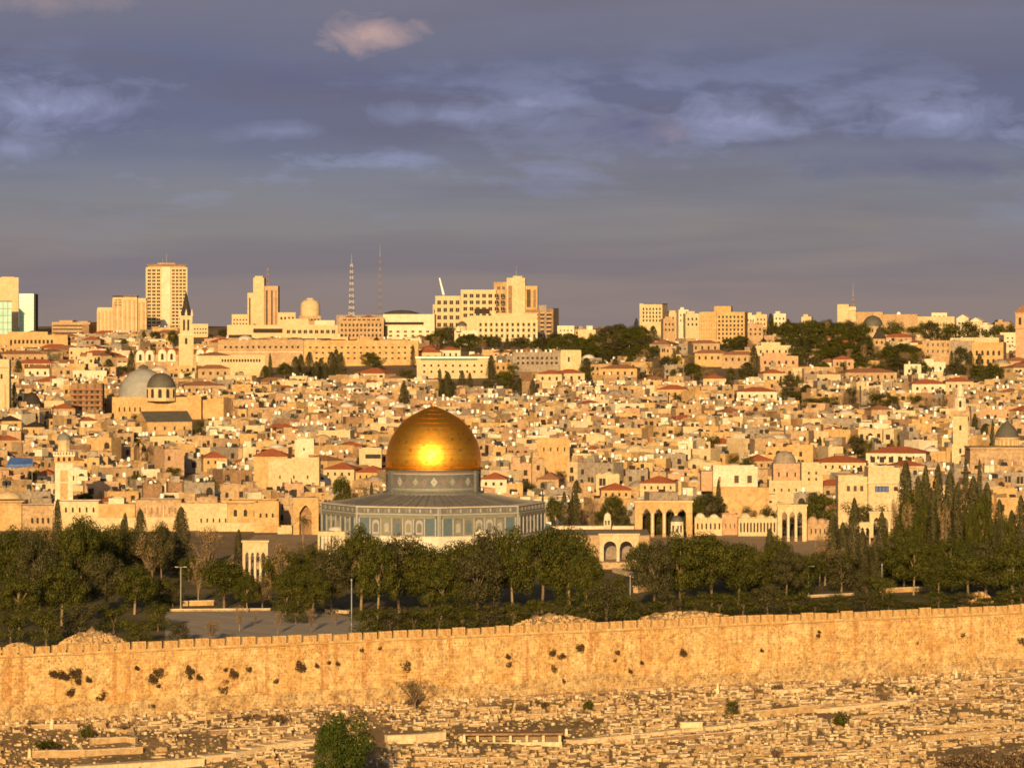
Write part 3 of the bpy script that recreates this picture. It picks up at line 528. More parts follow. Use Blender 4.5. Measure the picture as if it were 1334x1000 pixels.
    mb = MB(); mb.lathe([(8*k, z(537.4)), (7.4*k, z(518)), (8.4*k, z(517)), (5*k, z(516)), (4.4*k, z(507)), (5*k, z(506)), (3.5*k, z(503)), (.02, z(499))], 8, 0, (0, 0), False, R(22.5)); mb.build('lantern', M['stone_white'], o)
    for zz in (560, 590, 606): put(winmesh(.7, 1.6, 'dark_glass_shade', True), 'window', o, (0, -2.5 if zz > 578 else -2.2, z(zz)))
    put(winmesh(.8, 2, 'dark_glass_shade', True), 'window', o, (0, -1.8, z(530))); mark(1251, 560, 'right minaret'); OCC.append((1236, 1266, 500, 1230, 1246, 606)); OCC.append((66, 100, 560, 1066, 1082, 660))
    # massive wall and ribbed mausoleum dome at the right edge
    c = Complex('fortress_tower', 'massive blank tan wall with a slanting right edge below the ribbed dome', 'tower', 1300, 1160, wall='stone_tan', base_py=672); mb = MB(); pts = [(1264, 586), (1300, 582), (1340, 584), (1340, 600), (1328, 662), (1262, 662)]
    P = [(c.lx(p), c.lz(q)) for p, q in pts]; mb.quad([(x, 0, z_) for x, z_ in P][::-1], 0); mb.quad([(x, 14, z_) for x, z_ in P], 0)
    for (xa, za), (xb, zb) in zip(P, P[1:]+P[:1]): mb.quad([(xa,0,za),(xb,0,zb),(xb,14,zb),(xa,14,za)], 0)
    b = mb.build('wall', M['stone_tan'], c.o); c.box('cornice', 1263, 1340, 582.5, 585, -.5, 14, 'stone_tan')
    for p in range(1272, 1336, 9): c.box('drain_slot', p, p+1.6, 597, 608, -.08, .1, 'stone_grey')
    c.finish()
    c = Complex('domed_shrine', 'dark domed shrine with a ribbed cream drum above the massive tan wall', 'shrine', 1315, 1230, wall='stone_honey', base_py=600); k = c.k; mb = MB(); mb.lathe([(15*k, 0), (15*k, c.lz(573)), (16.5*k, c.lz(572)), (16.5*k, c.lz(570))], 20, 0, (0, 6)); dr = mb.build('drum', M['stone_honey'], c.o)
    for i in range(-4, 5): a = R(-90+i*20); mb = MB(); mb.box(-.3, .3, -.25, .1, c.lz(598), c.lz(573)); mb.build('rib', M['stone_cream'], dr, (math.cos(a)*15.1*k, 6+math.sin(a)*15.1*k, 0), a+R(90))
    mb = MB(); mb.lathe([(16*k, c.lz(570)), (14*k, c.lz(563)), (9*k, c.lz(556)), (3*k, c.lz(551)), (1*k, c.lz(548)), (.02, c.lz(545))], 24, 0, (0, 6)); mb.build('dome', M['lead_dark'], c.o); c.finish(); mark(1315, 560, 'dark domed shrine')
midtown()
# ------------------------------------------------------------------ the temple esplanade
def gold_material(name, colr, rough, mottled):
    m = bpy.data.materials.new(name); m.use_nodes = True; t = m.node_tree; b = t.nodes['Principled BSDF']
    b.inputs['Metallic'].default_value = 1; co = t.nodes.new('ShaderNodeTexCoord').outputs['Object']
    nz = noise(t, co, .9, 5, .7, .4)
    c = mixc(t, ramp(t, nz, [(0, 0.0), (.35, 0.0), (.65, 1.0), (1, 1.0)]), colr, mottled); t.links.new(c, b.inputs['Base Color'])
    t.links.new(ramp(t, noise(t, co, 2.2, 3, .6), [(0, rough-.06), (1, rough+.10)]), b.inputs['Roughness'])
    bp = t.nodes.new('ShaderNodeBump'); bp.inputs['Strength'].default_value = .35; bp.inputs['Distance'].default_value = .08
    t.links.new(noise(t, co, 1.3, 3, .6), bp.inputs['Height']); t.links.new(bp.outputs[0], b.inputs['Normal']); MATS[name] = m
gold_material('gold_a', (1.0,.47,.055), .44, (.95,.42,.042)); gold_material('gold_b', (.95,.42,.045), .47, (.84,.35,.033)); gold_material('gold_c', (1.0,.55,.09), .42, (.97,.46,.06)); gold_material('gold_seam', (.75,.33,.035), .5, (.45,.2,.025))
material('tile_blue', (.07,.115,.14), (.105,.12,.12), scale=.5, rough=.7, spec=.2, fine=(1.6, .6, (.05,.09,.14)))
material('tile_grey', (.165,.145,.118), (.11,.108,.105), scale=.6, rough=.7, spec=.2, fine=(1.8, .6, (.08,.095,.11)))
material('tile_yellow', (.215,.185,.105), (.15,.145,.12), scale=.6, rough=.5, fine=(2.2, .5, (.16,.17,.15)))
material('tile_white', (.33,.30,.26), (.25,.24,.22), scale=1.4, rough=.5)
material('tile_red', (.20,.12,.09), (.24,.12,.09), scale=1.2, rough=.5)
material('marble', (.62,.54,.42), (.52,.43,.32), scale=.5, rough=.5, streak=((.5,.5,.05), .5, (.5,.42,.34)))
def lens_interp(t, v):        # smooth curve through the profile points of the dome
    n = len(t)
    for i in range(n-1):
        if v <= t[i+1][0]:
            (x0, y0), (x1, y1) = t[i], t[i+1]; xm, ym = t[max(0, i-1)]; xp, yp = t[min(n-1, i+2)]
            m0 = (y1-ym)/(x1-xm) if x1 != xm else 0; m1 = (yp-y0)/(xp-x0) if xp != x0 else 0; h = x1-x0; q = (v-x0)/h
            return (2*q**3-3*q*q+1)*y0 + (q**3-2*q*q+q)*h*m0 + (-2*q**3+3*q*q)*y1 + (q**3-q*q)*h*m1
    return t[-1][1]
def temple():
    cx, cy, gz = wx(564.5, 960), 960.0, 43.4
    pl = MB(); pl.box(-64, 108, 904, 1014, 30, gz-.05); tag(pl.build('platform', M['stone_tan']), kind='structure')
    o = thing('domed_shrine', 'octagonal tiled shrine with grey drum under the great golden dome', 'shrine', (cx, cy, gz)); Rr = 26.5; A0 = R(-86)
    def octa(r): return [(r*math.cos(A0+k*R(45)), r*math.sin(A0+k*R(45))) for k in range(8)]
    def ring(name, r0, r1, z0, z1, mat, cap=False):
        mb = MB(); mb.lathe([(r0-.5, z0), (r0, z0), (r1, z1), (r1-.6, z1)], 8, 0, (0, 0), False, A0); return mb.build(name, M[mat], o)
    ring('dado', Rr, Rr, -1, 4.0, 'marble'); ring('wall', Rr-.12, Rr-.12, 4.0, 8.85, 'tile_blue'); ring('cornice', Rr+.25, Rr+.25, 8.8, 9.12, 'tile_white'); ring('parapet', Rr-.02, Rr-.02, 9.12, 10.5, 'tile_grey'); ring('coping', Rr+.15, Rr+.15, 10.5, 10.68, 'marble')
    side = 2*Rr*math.sin(R(22.5)); ap = Rr*math.cos(R(22.5))
    wm = {}
    def bay(w_, h, mats):
        mb = MB(); pts = [(-w_/2, 0), (w_/2, 0), (w_/2, h-w_/2)] + [(w_/2*math.cos(R(a)), h-w_/2+w_/2*math.sin(R(a))) for a in (30, 60, 90, 120, 150)] + [(-w_/2, h-w_/2)]
        mb.quad([(x, -.10, z) for x, z in pts], 0); sc_ = .62
        mb.quad([(x*sc_, -.14, z*sc_+h*.16) for x, z in pts], 1)
        for (xa, za), (xb, zb) in zip(pts, pts[1:]+pts[:1]): mb.quad([(xa,-.10,za),(xa,.1,za),(xb,.1,zb),(xb,-.10,zb)], 0)
        return mb.mesh('window', mats)
    b1 = bay(1.75, 3.4, [M['tile_white'], M['tile_grey']]); b2 = bay(1.75, 3.4, [M['tile_yellow'], M['tile_white']]); b3 = bay(1.75, 3.4, [M['tile_white'], M['tile_yellow']]); b4 = bay(1.75, 3.4, [M['tile_grey'], M['tile_blue']])
    for k in range(8):
        a = A0+R(22.5)+k*R(45); f = put(None, 'facade', o, (ap*math.cos(a), ap*math.sin(a), 0), a+R(90)); f.parent = o
        mb = MB(); n = 7; bw = (side-1.6)/n
        for i in range(n+1): x = -side/2+.8+i*bw; mb.box(x-.16, x+.16, -.28, .1, 4.05, 8.0, 1)
        for s_ in (-1, 1): mb.box(s_*(side/2-.2)-.14, s_*(side/2-.2)+.14, -.10, .1, 4.1, 10.4, 1)
        mb.box(-side/2+.8, side/2-.8, -.20, .1, 8.02, 8.75, 2); mb.box(-side/2+.8, side/2-.8, -.26, .1, 3.95, 4.1, 1)
        for i in range(0, int(side*1.2)): x = -side/2+1+i/1.2; 
        for i in range(22):
            x = -side/2+1.2+i*(side-2.4)/21; mb.box(x-.2, x+.2, -.10, .02, 9.35, 10.2, (0, 2, 1)[i % 3])
        for i in range(n): x = -side/2+.8+(i+.5)*bw; mb.box(x-bw/2+.2, x+bw/2-.2, -.02, .11, 4.1, 8.0, (5, 0, 2, 4, 2, 0, 5)[i])
        fp = mb.mesh('facade', [M['tile_grey'], M['tile_white'], M['tile_yellow'], M['marble'], M['tile_grey'], M['tile_blue']]); fo = put(fp, 'facade', o, f.location, a+R(90)); bpy.data.objects.remove(f)
        for i in range(n):
            if i in (0, 6): continue
            x = -side/2+.8+(i+.5)*bw; put((b1, b2, b4, b3)[(i+k) % 4], 'window', fo, (x, 0, 4.3))
        if k % 2 == 0:
            mb = MB(); mb.box(-1.7, 1.7, -1.6, .1, -.9, 4.6, 0); mb.box(-1.2, 1.2, -1.66, -1.601, -.9, 3.8, 1); mb.lathe([(1.9, 4.6), (1.6, 5.2), (.02, 5.5)], 12, 0, (0, -.6)); mb.build('porch', [M['marble'], M['dark_glass_shade']], fo)
    mb = MB(); mb.lathe([(Rr-.7, 10.2), (Rr-2.2, 10.5), (11.9, 12.85)], 8, 0, (0, 0), False, A0)
    for k in range(64):
        a = R(360/64*k+2); mb.tube((25.2*math.cos(a)*.93, 25.2*math.sin(a)*.93, 10.66), (12*math.cos(a), 12*math.sin(a), 12.86), .07, .07, 3, 0)
    mb.build('roof', M['lead'], o)
    mb = MB(); mb.lathe([(11.9, 12.6), (11.9, 13.2), (11.35, 13.35), (11.2, 13.5), (11.2, 18.2), (11.5, 18.4), (11.5, 18.72)], 56, 0, (0, 0)); dr = mb.build('drum', M['tile_grey'], o)
    mb = MB()
    for k in range(4):
        a = R(-86+45+90*k-45+1); 
    for k in range(32):
        a = R(-90+k*11.25+2)
        def P(u, z, r=11.27): return (r*math.cos(a+u/11.2), r*math.sin(a+u/11.2), z)
        s_ = .98 if k % 2 == 0 else .7; mi = (1, 0, 2, 0)[k % 4]
        mb.quad([P(-s_*.85, 15.8), P(0, 15.8-s_*1.15), P(s_*.85, 15.8), P(0, 15.8+s_*1.15)], mi)
        mb.quad([P(-s_*.45, 15.8, 11.31), P(0, 15.8-s_*.62, 11.31), P(s_*.45, 15.8, 11.31), P(0, 15.8+s_*.62, 11.31)], 3 if k % 2 else 1)
        if k % 2 == 0: mb.quad([P(-s_*.2, 15.8, 11.34), P(0, 15.8-s_*.28, 11.34), P(s_*.2, 15.8, 11.34), P(0, 15.8+s_*.28, 11.34)], 0)
    for z0, z1, mi in ((13.7, 14.0, 2), (14.05, 14.2, 1), (17.5, 17.75, 1), (17.8, 18.05, 0)): mb.lathe([(11.2, z0), (11.3, z0), (11.3, z1), (11.2, z1)], 56, mi, (0, 0), False)
    mb.build('ornament', [M['tile_red'], M['tile_white'], M['tile_yellow'], M['tile_grey']], dr)
    for k in range(4):
        a = R(-90+k*90+32); mb = MB(); mb.box(-.5, .5, -.35, .3, 13.0, 18.3); 
        for q in (R(-90-62+4), R(-90+62+4)): pass
    for q in (-148, -28, 32, 152, 212-2): mb = MB(); mb.box(-.55, .55, -.5, .4, 13.0, 18.3); mb.build('buttress', M['tile_grey'], dr, (11.35*math.cos(R(q)), 11.35*math.sin(R(q)), 0), R(q+90))
    prof = [(0, 11.0), (1.2, 11.22), (2.7, 11.2), (4.7, 10.85), (6.7, 10.15), (9.9, 8.1), (12.1, 5.5), (13.4, 3.1), (14.0, 1.75), (14.6, .12)]
    mb = MB(); NA, NR = 84, 26; zs = [14.6*i/NR for i in range(NR+1)]; zs = [14.6*(1-(1-i/NR)**1.25) for i in range(NR+1)]; rnd = random.Random(5); rings = []
    for z in zs:
        r = max(.1, lens_interp(prof, z)); b = len(mb.v)
        for k in range(NA): a = 2*math.pi*k/NA; mb.v.append((r*math.cos(a), r*math.sin(a), z+18.74))
        rings.append(b)
    for i, (a, b) in enumerate(zip(rings, rings[1:])):
        for k in range(NA):
            k2 = (k+1) % NA; mb.f.append((a+k, a+k2, b+k2, b+k)); mb.m.append(3 if (rnd.random() < .05) else rnd.choice((0, 0, 0, 1, 1, 2))); mb.sm.append(True)
    dm = mb.build('dome', [M['gold_a'], M['gold_b'], M['gold_c'], M['gold_seam']], o)
    mb = MB()
    for i in range(1, NR-2, 2): z = zs[i]+18.74; r = lens_interp(prof, zs[i])+.015; mb.lathe([(r, z-.03), (r+.02, z), (r, z+.03)], NA, 0, (0, 0), False)
    for k in range(0):
        a = 2*math.pi*k/NA
        for i in range(NR-4): r0, r1 = lens_interp(prof, zs[i])+.01, lens_interp(prof, zs[i+1])+.01; mb.tube((r0*math.cos(a), r0*math.sin(a), zs[i]+18.74), (r1*math.cos(a), r1*math.sin(a), zs[i+1]+18.74), .028, .028, 3, 0)
    mb.build('seam', M['gold_seam'], dm)
    mb = MB(); mb.lathe([(11.75, 18.5), (11.85, 18.75), (11.1, 18.95)], 56, 0); mb.build('eave', M['gold_seam'], dm)
    mb = MB(); mb.lathe([(.3, 33.2), (.12, 33.5), (.3, 33.8), (.05, 34.1), (.02, 34.6)], 8, 0); mb.build('finial', M['gold_b'], dm)
    mark(563, 570, 'golden dome'); mark(563, 680, 'octagonal shrine'); mark(455, 665, 'left end of the octagon'); mark(700, 665, 'right end of the octagon')

    def arc(name, label, cat, p0, p1, top, bot, Y, arches, depth=2.2, wall='stone_honey', coping=True, rz=0, kind='p', back=None, inner=None):
        k = Y/F; x = wx((p0+p1)/2, Y); zb = wz(bot, Y); pc = (p0+p1)/2; q = thing(name, label, cat, (x, Y, zb), rz)
        mb = MB(); arcade(mb, (p0-pc)*k, (p1-pc)*k, 0, depth, -1.5, (bot-top)*k, [((c-pc)*k, hw*k, (bot-sp)*k, kind) for c, hw, sp in arches], 0, 0)
        mb.build('wall', M[wall], q)
        if coping: mb = MB(); mb.box((p0-pc)*k-.25, (p1-pc)*k+.25, -.25, depth+.25, (bot-top)*k+.004, (bot-top)*k+.4); mb.build('cornice', M['stone_cream'], q)
        for (ca, ha, _), (cb, hb, sp) in zip(arches, arches[1:]):
            mb = MB(); xm = ((ca+ha+cb-hb)/2-pc)*k; mb.lathe([(.42, 0), (.3, .3), (.27, (bot-sp)*k-.4), (.45, (bot-sp)*k)], 10, 0); mb.build('column', M['stone_white'], q, (xm, -.28, 0))
        if back: mb = MB(); mb.box((p0-pc)*k+.3, (p1-pc)*k-.3, back, back+.5, -1.4, (bot-top)*k-.3); mb.build('back_wall', M[inner or wall], q)
        return q
    arc('arcade', 'tall freestanding stone arcade of four dark pointed arches', 'arcade', 827, 902, 654, 694, 1004, [(842.4, 5.4, 669), (857.7, 5.4, 669), (873, 5.4, 669), (888.3, 5.4, 669)]); mark(864, 672, 'four-arch arcade')
    arc('arcade', 'low arcade of two round arches with shadowed grey back in front of terrace', 'arcade', 781, 832, 697, 738, 908, [(794.7, 8.3, 713), (815.8, 8.3, 713)], 1.6, 'stone_cream', kind='r', back=7, inner='stone_grey'); mark(805, 715, 'two-arch arcade')  # grey back wall: shade behind the arches put into its colour
    arc('arcade', 'narrow stone arcade of three tall slots among cypresses', 'arcade', 1013, 1051, 659, 700, 985, [(1022, 3.2, 670), (1032, 3.2, 670), (1042, 3.2, 670)], 2, 'stone_cream'); mark(1032, 680, 'three-slot arcade')
    arc('arcade', 'pale arcade of three arches half hidden by a cypress', 'arcade', 1133, 1176, 668, 692, 985, [(1142, 4.2, 679), (1153, 4.2, 679), (1164, 4.2, 679)], 2, 'stone_cream'); mark(1160, 680, 'pale three-arch arcade')
    arc('arcade', 'low row of small arches left of the pale three-arch arcade', 'arcade', 1112, 1134, 680, 700, 975, [(1117, 2.6, 690), (1123.5, 2.6, 690), (1130, 2.6, 690)], 2, 'stone_cream', coping=False)
    arc('arched_gateway', 'tall gateway with one great pointed arch left of the octagon', 'gate', 382, 415, 648, 706, 1022, [(398, 8, 668)], 3, 'stone_honey', coping=False, back=2.4, inner='stone_brown'); mark(398, 672, 'great pointed gateway')  # back wall coloured brown to paint the shade inside the arch
    arc('arcade', 'slender white arcade with shadowed slots between the pine crowns left of the shrine', 'arcade', 316, 349, 706, 760, 868, [(322, 2.4, 722), (329, 2.4, 722), (336, 2.4, 722), (343, 2.4, 722)], 1.6, 'stone_cream'); mark(333, 730, 'slender white arcade')
    arc('colonnade', 'short white colonnade in front of the left end of the octagon', 'colonnade', 414, 449, 692, 716, 922, [(418+i*4.6, 1.5, 699) for i in range(7)], 1, 'stone_cream', coping=False)
    # kiosks
    def kiosk(label, pc, r, top, mid, bot, Y, dmat, wmat='stone_white', n=8):
        k = Y/F; q = thing('domed_kiosk', label, 'kiosk', (wx(pc, Y), Y, wz(bot, Y)), 0)
        rr = r*k; h = (bot-mid)*k; mb = MB()
        mb.lathe([(rr*1.05, -1), (rr*1.05, .3)], n, 0, (0, 0), False, R(22.5)); mb.build('base', M[wmat], q); mb = MB(); mb.lathe([(rr*.82, h*.68), (rr, h*.68), (rr, h), (rr*.82, h)], n, 0, (0, 0), False, R(22.5)); mb.build('cornice', M[wmat], q)
        for i in range(n): a = R(22.5+i*360/n); mb = MB(); mb.cyl(0, 0, .3, h*.69, .22, .18, 6); mb.build('column', M[wmat], q, (rr*.9*math.cos(a), rr*.9*math.sin(a), 0))
        mb = MB(); hh = (mid-top)*k; mb.lathe([(rr*.95*math.cos(R(a)), h+hh*math.sin(R(a))) for a in (0, 20, 40, 60, 75)]+[(.05, h+hh), (.02, h+hh*1.25)], 16, 0); mb.build('dome', M[dmat], q)
    kiosk('small kiosk with a dark dome standing before the four-arch arcade', 882, 8.6, 671, 679, 694.5, 985, 'lead_dark'); kiosk('tiny white domed kiosk alone on the pale terrace edge', 791.5, 5, 667.5, 674, 685, 1008, 'stone_white', n=6)
    kiosk('little grey-domed kiosk behind the three-slot arcade', 1075, 7, 676, 682, 697, 1000, 'lead')
    def small(name, label, cat, blocks, domes, Y, pc, wall, wins=()):
        c = Complex(name, label, cat, pc, Y, wall=wall, base_py=704)
        for b in blocks: c.block(b[0], b[1], b[2], b[3], b[4], parapet=.4)
        for d in domes: c.dome(d[0], d[1], d[2], d[3], d[4], d[5])
        for q in wins: c.wins(*q)
        c.finish()
    small('domed_chamber', 'two little whitewashed domes on a low chamber right of the four-arch arcade', 'building', [(905, 921, 676, 0, 6), (921.3, 941, 677, 0, 6)], [(913, 6.8, 668.5, 676, 3, 'stone_white'), (931, 7, 670, 677, 3, 'stone_white')], 1010, 922, 'stone_cream', [(906, 940, 680, 690, 6, 1, 0, .35, .8, 'dark_glass_shade', True)])
    small('stone_chamber', 'plain pinkish stone block beside the two little domes', 'building', [(941, 962, 672, 1, 7)], [], 1012, 952, 'stone_pink', [(943, 960, 680, 690, 3, 1, 1, .2, .6)])
    small('domed_chamber', 'low domed chamber with a row of dark arched openings left of the three-slot arcade', 'building', [(962, 1012, 677, 0, 7)], [(972, 8, 668.5, 677, 3, 'stone_cream'), (992, 7, 670, 677, 3, 'stone_cream'), (1005, 5, 672, 677, 3, 'stone_cream')], 1008, 987, 'stone_cream', [(963, 1011, 679, 694, 11, 1, 0, .45, .85, 'dark_glass_shade', True)]); mark(987, 683, 'domed chamber with dark openings')
    small('domed_chamber', 'cluster of pinkish domes right of the three-slot arcade', 'building', [(1052, 1084, 684, 0, 8)], [(1060, 8, 673, 684, 3, 'stone_pink'), (1072, 7, 676, 684, 5, 'stone_pink'), (1080, 5, 677, 684, 2, 'stone_tan')], 990, 1068, 'stone_tan', [(1054, 1083, 687, 696, 5, 1, 0, .3, .7, 'dark_glass_shade', True)])
    small('domed_chamber', 'low pale dome right of the pale three-arch arcade', 'building', [(1176, 1204, 689, 0, 8)], [(1189, 11, 678, 689, 4, 'stone_cream')], 985, 1190, 'stone_cream'); small('domed_chamber', 'small white chamber beside the low pale dome under cypresses', 'building', [(1200, 1212, 690, -2, 6)], [(1205, 5.5, 683, 690, 1, 'stone_white')], 970, 1205, 'stone_white')
    c = Complex('stone_hut', 'small bright white block at the right end of the octagon', 'hut', 714, 1000, base_py=700, wall='plaster_white'); c.block(710, 718, 681, 0, 3, parapet=.2); c.box('doorway', 712.5, 715, 687, 700, -.03, .1, 'dark_glass_shade'); c.finish()
    c = Complex('terrace', 'grey-brown terrace roof with a pale parapet running right from the octagon', 'terrace', 780, 925, base_py=716, wall='stone_grey'); c.block(726, 846, 697, 0, 23, 'stone_tan', roof=None); c.box('paving', 725, 847, 696.6, 697, -.3, 24, 'stone_grey'); c.finish()
    c = Complex('parapet_wall', 'pale parapet wall behind the terrace beneath the dark trees', 'wall', 785, 1012, base_py=700, wall='stone_white'); c.block(719, 826, 685.5, 0, 1.2, 'stone_white', roof=None); c.box('cornice', 718.5, 826.5, 684.6, 685.4, -.15, 1.35, 'stone_cream'); c.finish()
    # the long two-storey portico at the left and its companions
    c = Complex('portico', 'long two-tier tan portico with small dark windows behind the left-hand trees', 'building', 170, 1040, wall='stone_honey', base_py=697); c.block(-20, 28, 657, 0, 10, 'stone_honey', parapet=.4); c.block(28.2, 70, 660, .9, 10, 'stone_tan', parapet=.4); c.block(70.2, 128, 655, .6, 10, 'stone_cream', parapet=.4); c.block(128.2, 176, 658, -.4, 10, 'stone_honey', parapet=.4); c.block(176.2, 236, 653, .6, 10, 'stone_tan', parapet=.4); c.block(236.2, 296, 657, 0, 10, 'stone_cream', parapet=.4); c.block(296.2, 360, 654, .5, 10, 'stone_honey', parapet=.4); c.block(140, 160, 651, 3, 6, 'stone_white', base=658.3, parapet=.3); c.block(255, 282, 650, 3, 6, 'stone_tan', base=657.3, parapet=.3); c.block(95, 232, 675, -3, 3.5, 'stone_cream', parapet=.3); c.block(262, 340, 682, -3, 2.9, 'stone_cream', parapet=.3)
    c.wins(38, 66, 674, 681, 4, 1, 0, .32, .95); c.wins(178, 232, 660, 670, 7, 1, .6, .35, .8, 'stone_brown', True); c.wins(72, 126, 660, 668, 6, 1, .6, .3, .8, 'dark_glass_shade', True); c.wins(258, 298, 674, 681, 5, 1, 0, .25, .75); c.wins(300, 352, 663, 673, 4, 1, .5, .35, .9, 'dark_glass_shade', True)
    for p in (110, 128, 147, 168, 190, 212): c.box('pilaster', p, p+1.5, 656.5, 675, .35, .59, 'stone_cream')
    c.box('cornice', -20, 70, 656, 657, -.3, -.01, 'stone_tan'); c.box('cornice', 236, 360, 654.2, 655.2, -.3, -.01, 'stone_tan'); c.finish(); mark(170, 668, 'long tan portico'); mark(40, 668, 'left end of the portico')
    c = Complex('vaulted_hall', 'low building with a broad pale arch above the portico at far left', 'building', 12, 1062, wall='stone_honey'); c.block(-12, 32, 652, 0, 8, 'stone_honey', roof=None); mb = MB(); mb.lathe([(3.4, 0), (3.1, .7), (2.4, 1.3), (1.3, 1.7), (.02, 1.9)], 20, 0); mb.build('vault', M['stone_cream'], c.o, (c.lx(8), 5, c.lz(650))); c.finish()
    c = Complex('ruined_wall', 'tan stone block with arched windows below red roofs left of the gateway', 'building', 352, 1028, wall='stone_tan', base_py=706); c.block(330, 362, 660, 4, 8, 'stone_honey'); c.block(362.3, 381, 690, -2, 8, 'stone_cream'); c.wins(364, 380, 694, 701, 2, 1, -2, .3, .8, arch=True); c.wins(334, 358, 668, 676, 3, 1, 4, .3, .7, arch=True); c.finish()
    # named houses of the old town
    H = Complex
    c = H('stone_house', 'bright cream two-window house on a tan retaining wall right of the four-arch arcade', 'house', 958, 1075, wall='stone_white'); c.block(929, 987, 612, 0, 10, 'stone_white'); c.wins(951, 985, 619, 629, 2, 1, 0, .34, 1, 'shade_glass'); c.wins(935, 940, 620, 629, 1, 1, 0, .6, .9, 'roof_tile_old'); c.box('retaining_wall', 928, 1001, 634, 672, -3, -.01, 'stone_honey'); c.box('wing', 914, 928.6, 614, 640, 2, 9, 'stone_pink'); c.finish(); mark(958, 622, 'bright two-window house')
    c = H('stone_house', 'long cream house with a blue-green window band behind the cypresses', 'house', 1133, 1050, wall='stone_cream'); c.block(1092, 1130, 625, 0, 9, 'stone_cream'); c.block(1130.3, 1171, 613, -2, 12, 'stone_cream'); c.box('window_band', 1139, 1157, 632.5, 640, -2.12, -1.9, 'shade_glass'); c.wins(1139, 1157, 633.2, 639.5, 4, 1, -2.1, .7, .9, 'tarp_blue'); c.wins(1101, 1127, 632, 640, 3, 1, 0, .45, .9, 'shade_glass'); c.wins(1162, 1170, 633, 639, 1, 1, -2, .6, .9); c.box('ledge', 1129, 1172, 627.5, 628.8, -2.6, -2, 'stone_white'); c.finish(645); mark(1135, 630, 'long cream house with the window band')
    c = H('domed_house', 'pink stone house with a grey-white dome left of the long cream house', 'house', 1040, 1090, wall='stone_pink'); c.block(1002, 1044, 630, 0, 9, 'stone_cream'); c.block(1044.3, 1072, 608, 0, 9, 'stone_cream'); c.dome(1024, 15, 588, 604, 6, 'stone_grey'); c.box('wall', 1008, 1043, 603.8, 632, 2, 9, 'stone_pink'); c.wins(1049, 1068, 612, 628, 2, 2, 0, .25, .4); c.wins(1010, 1042, 612, 624, 3, 1, 2, .2, .5); c.wins(1004, 1042, 634, 642, 4, 1, 0, .2, .5); c.finish(640); mark(1024, 595, 'grey-white dome')
    c = H('stone_house', 'wide cream house under a long red roof left of the octagon', 'house', 372, 1120, wall='stone_cream'); c.block(330, 374, 594, 2, 9, 'stone_honey', roof=None); c.hip(329, 375, 594.5, 2, 2, 9); c.block(350, 416, 601, -1, 9, 'stone_cream'); c.wins(356, 410, 618, 624, 3, 1, -1, .1, .7); c.finish(622); mark(372, 605, 'wide cream house under a long red roof')
    c = H('stone_house', 'white cube house standing out of the roofs left of the golden dome', 'house', 396, 1230, wall='plaster_white'); c.block(384, 409, 576, 0, 7, 'stone_white'); c.wins(386, 406, 582, 588, 1, 1, 0, .1, .6); c.finish(590); mark(396, 582, 'white cube house')
    c = H('stone_house', 'house with a wide dark rectangular opening left of the golden dome', 'house', 487, 1200, wall='stone_honey'); c.block(468, 497, 588, 0, 8, 'stone_cream'); c.box('opening', 476, 496, 591.5, 597, -.15, .1, 'dark_glass_shade'); c.finish()
    c = H('stone_house', 'sunlit house with a square front between roofs upper right of the golden dome', 'house', 720, 1200, wall='stone_honey'); c.block(700, 742, 575, 0, 8, 'stone_honey'); c.wins(704, 740, 580, 590, 4, 1, 0, .2, .5); c.finish(588)
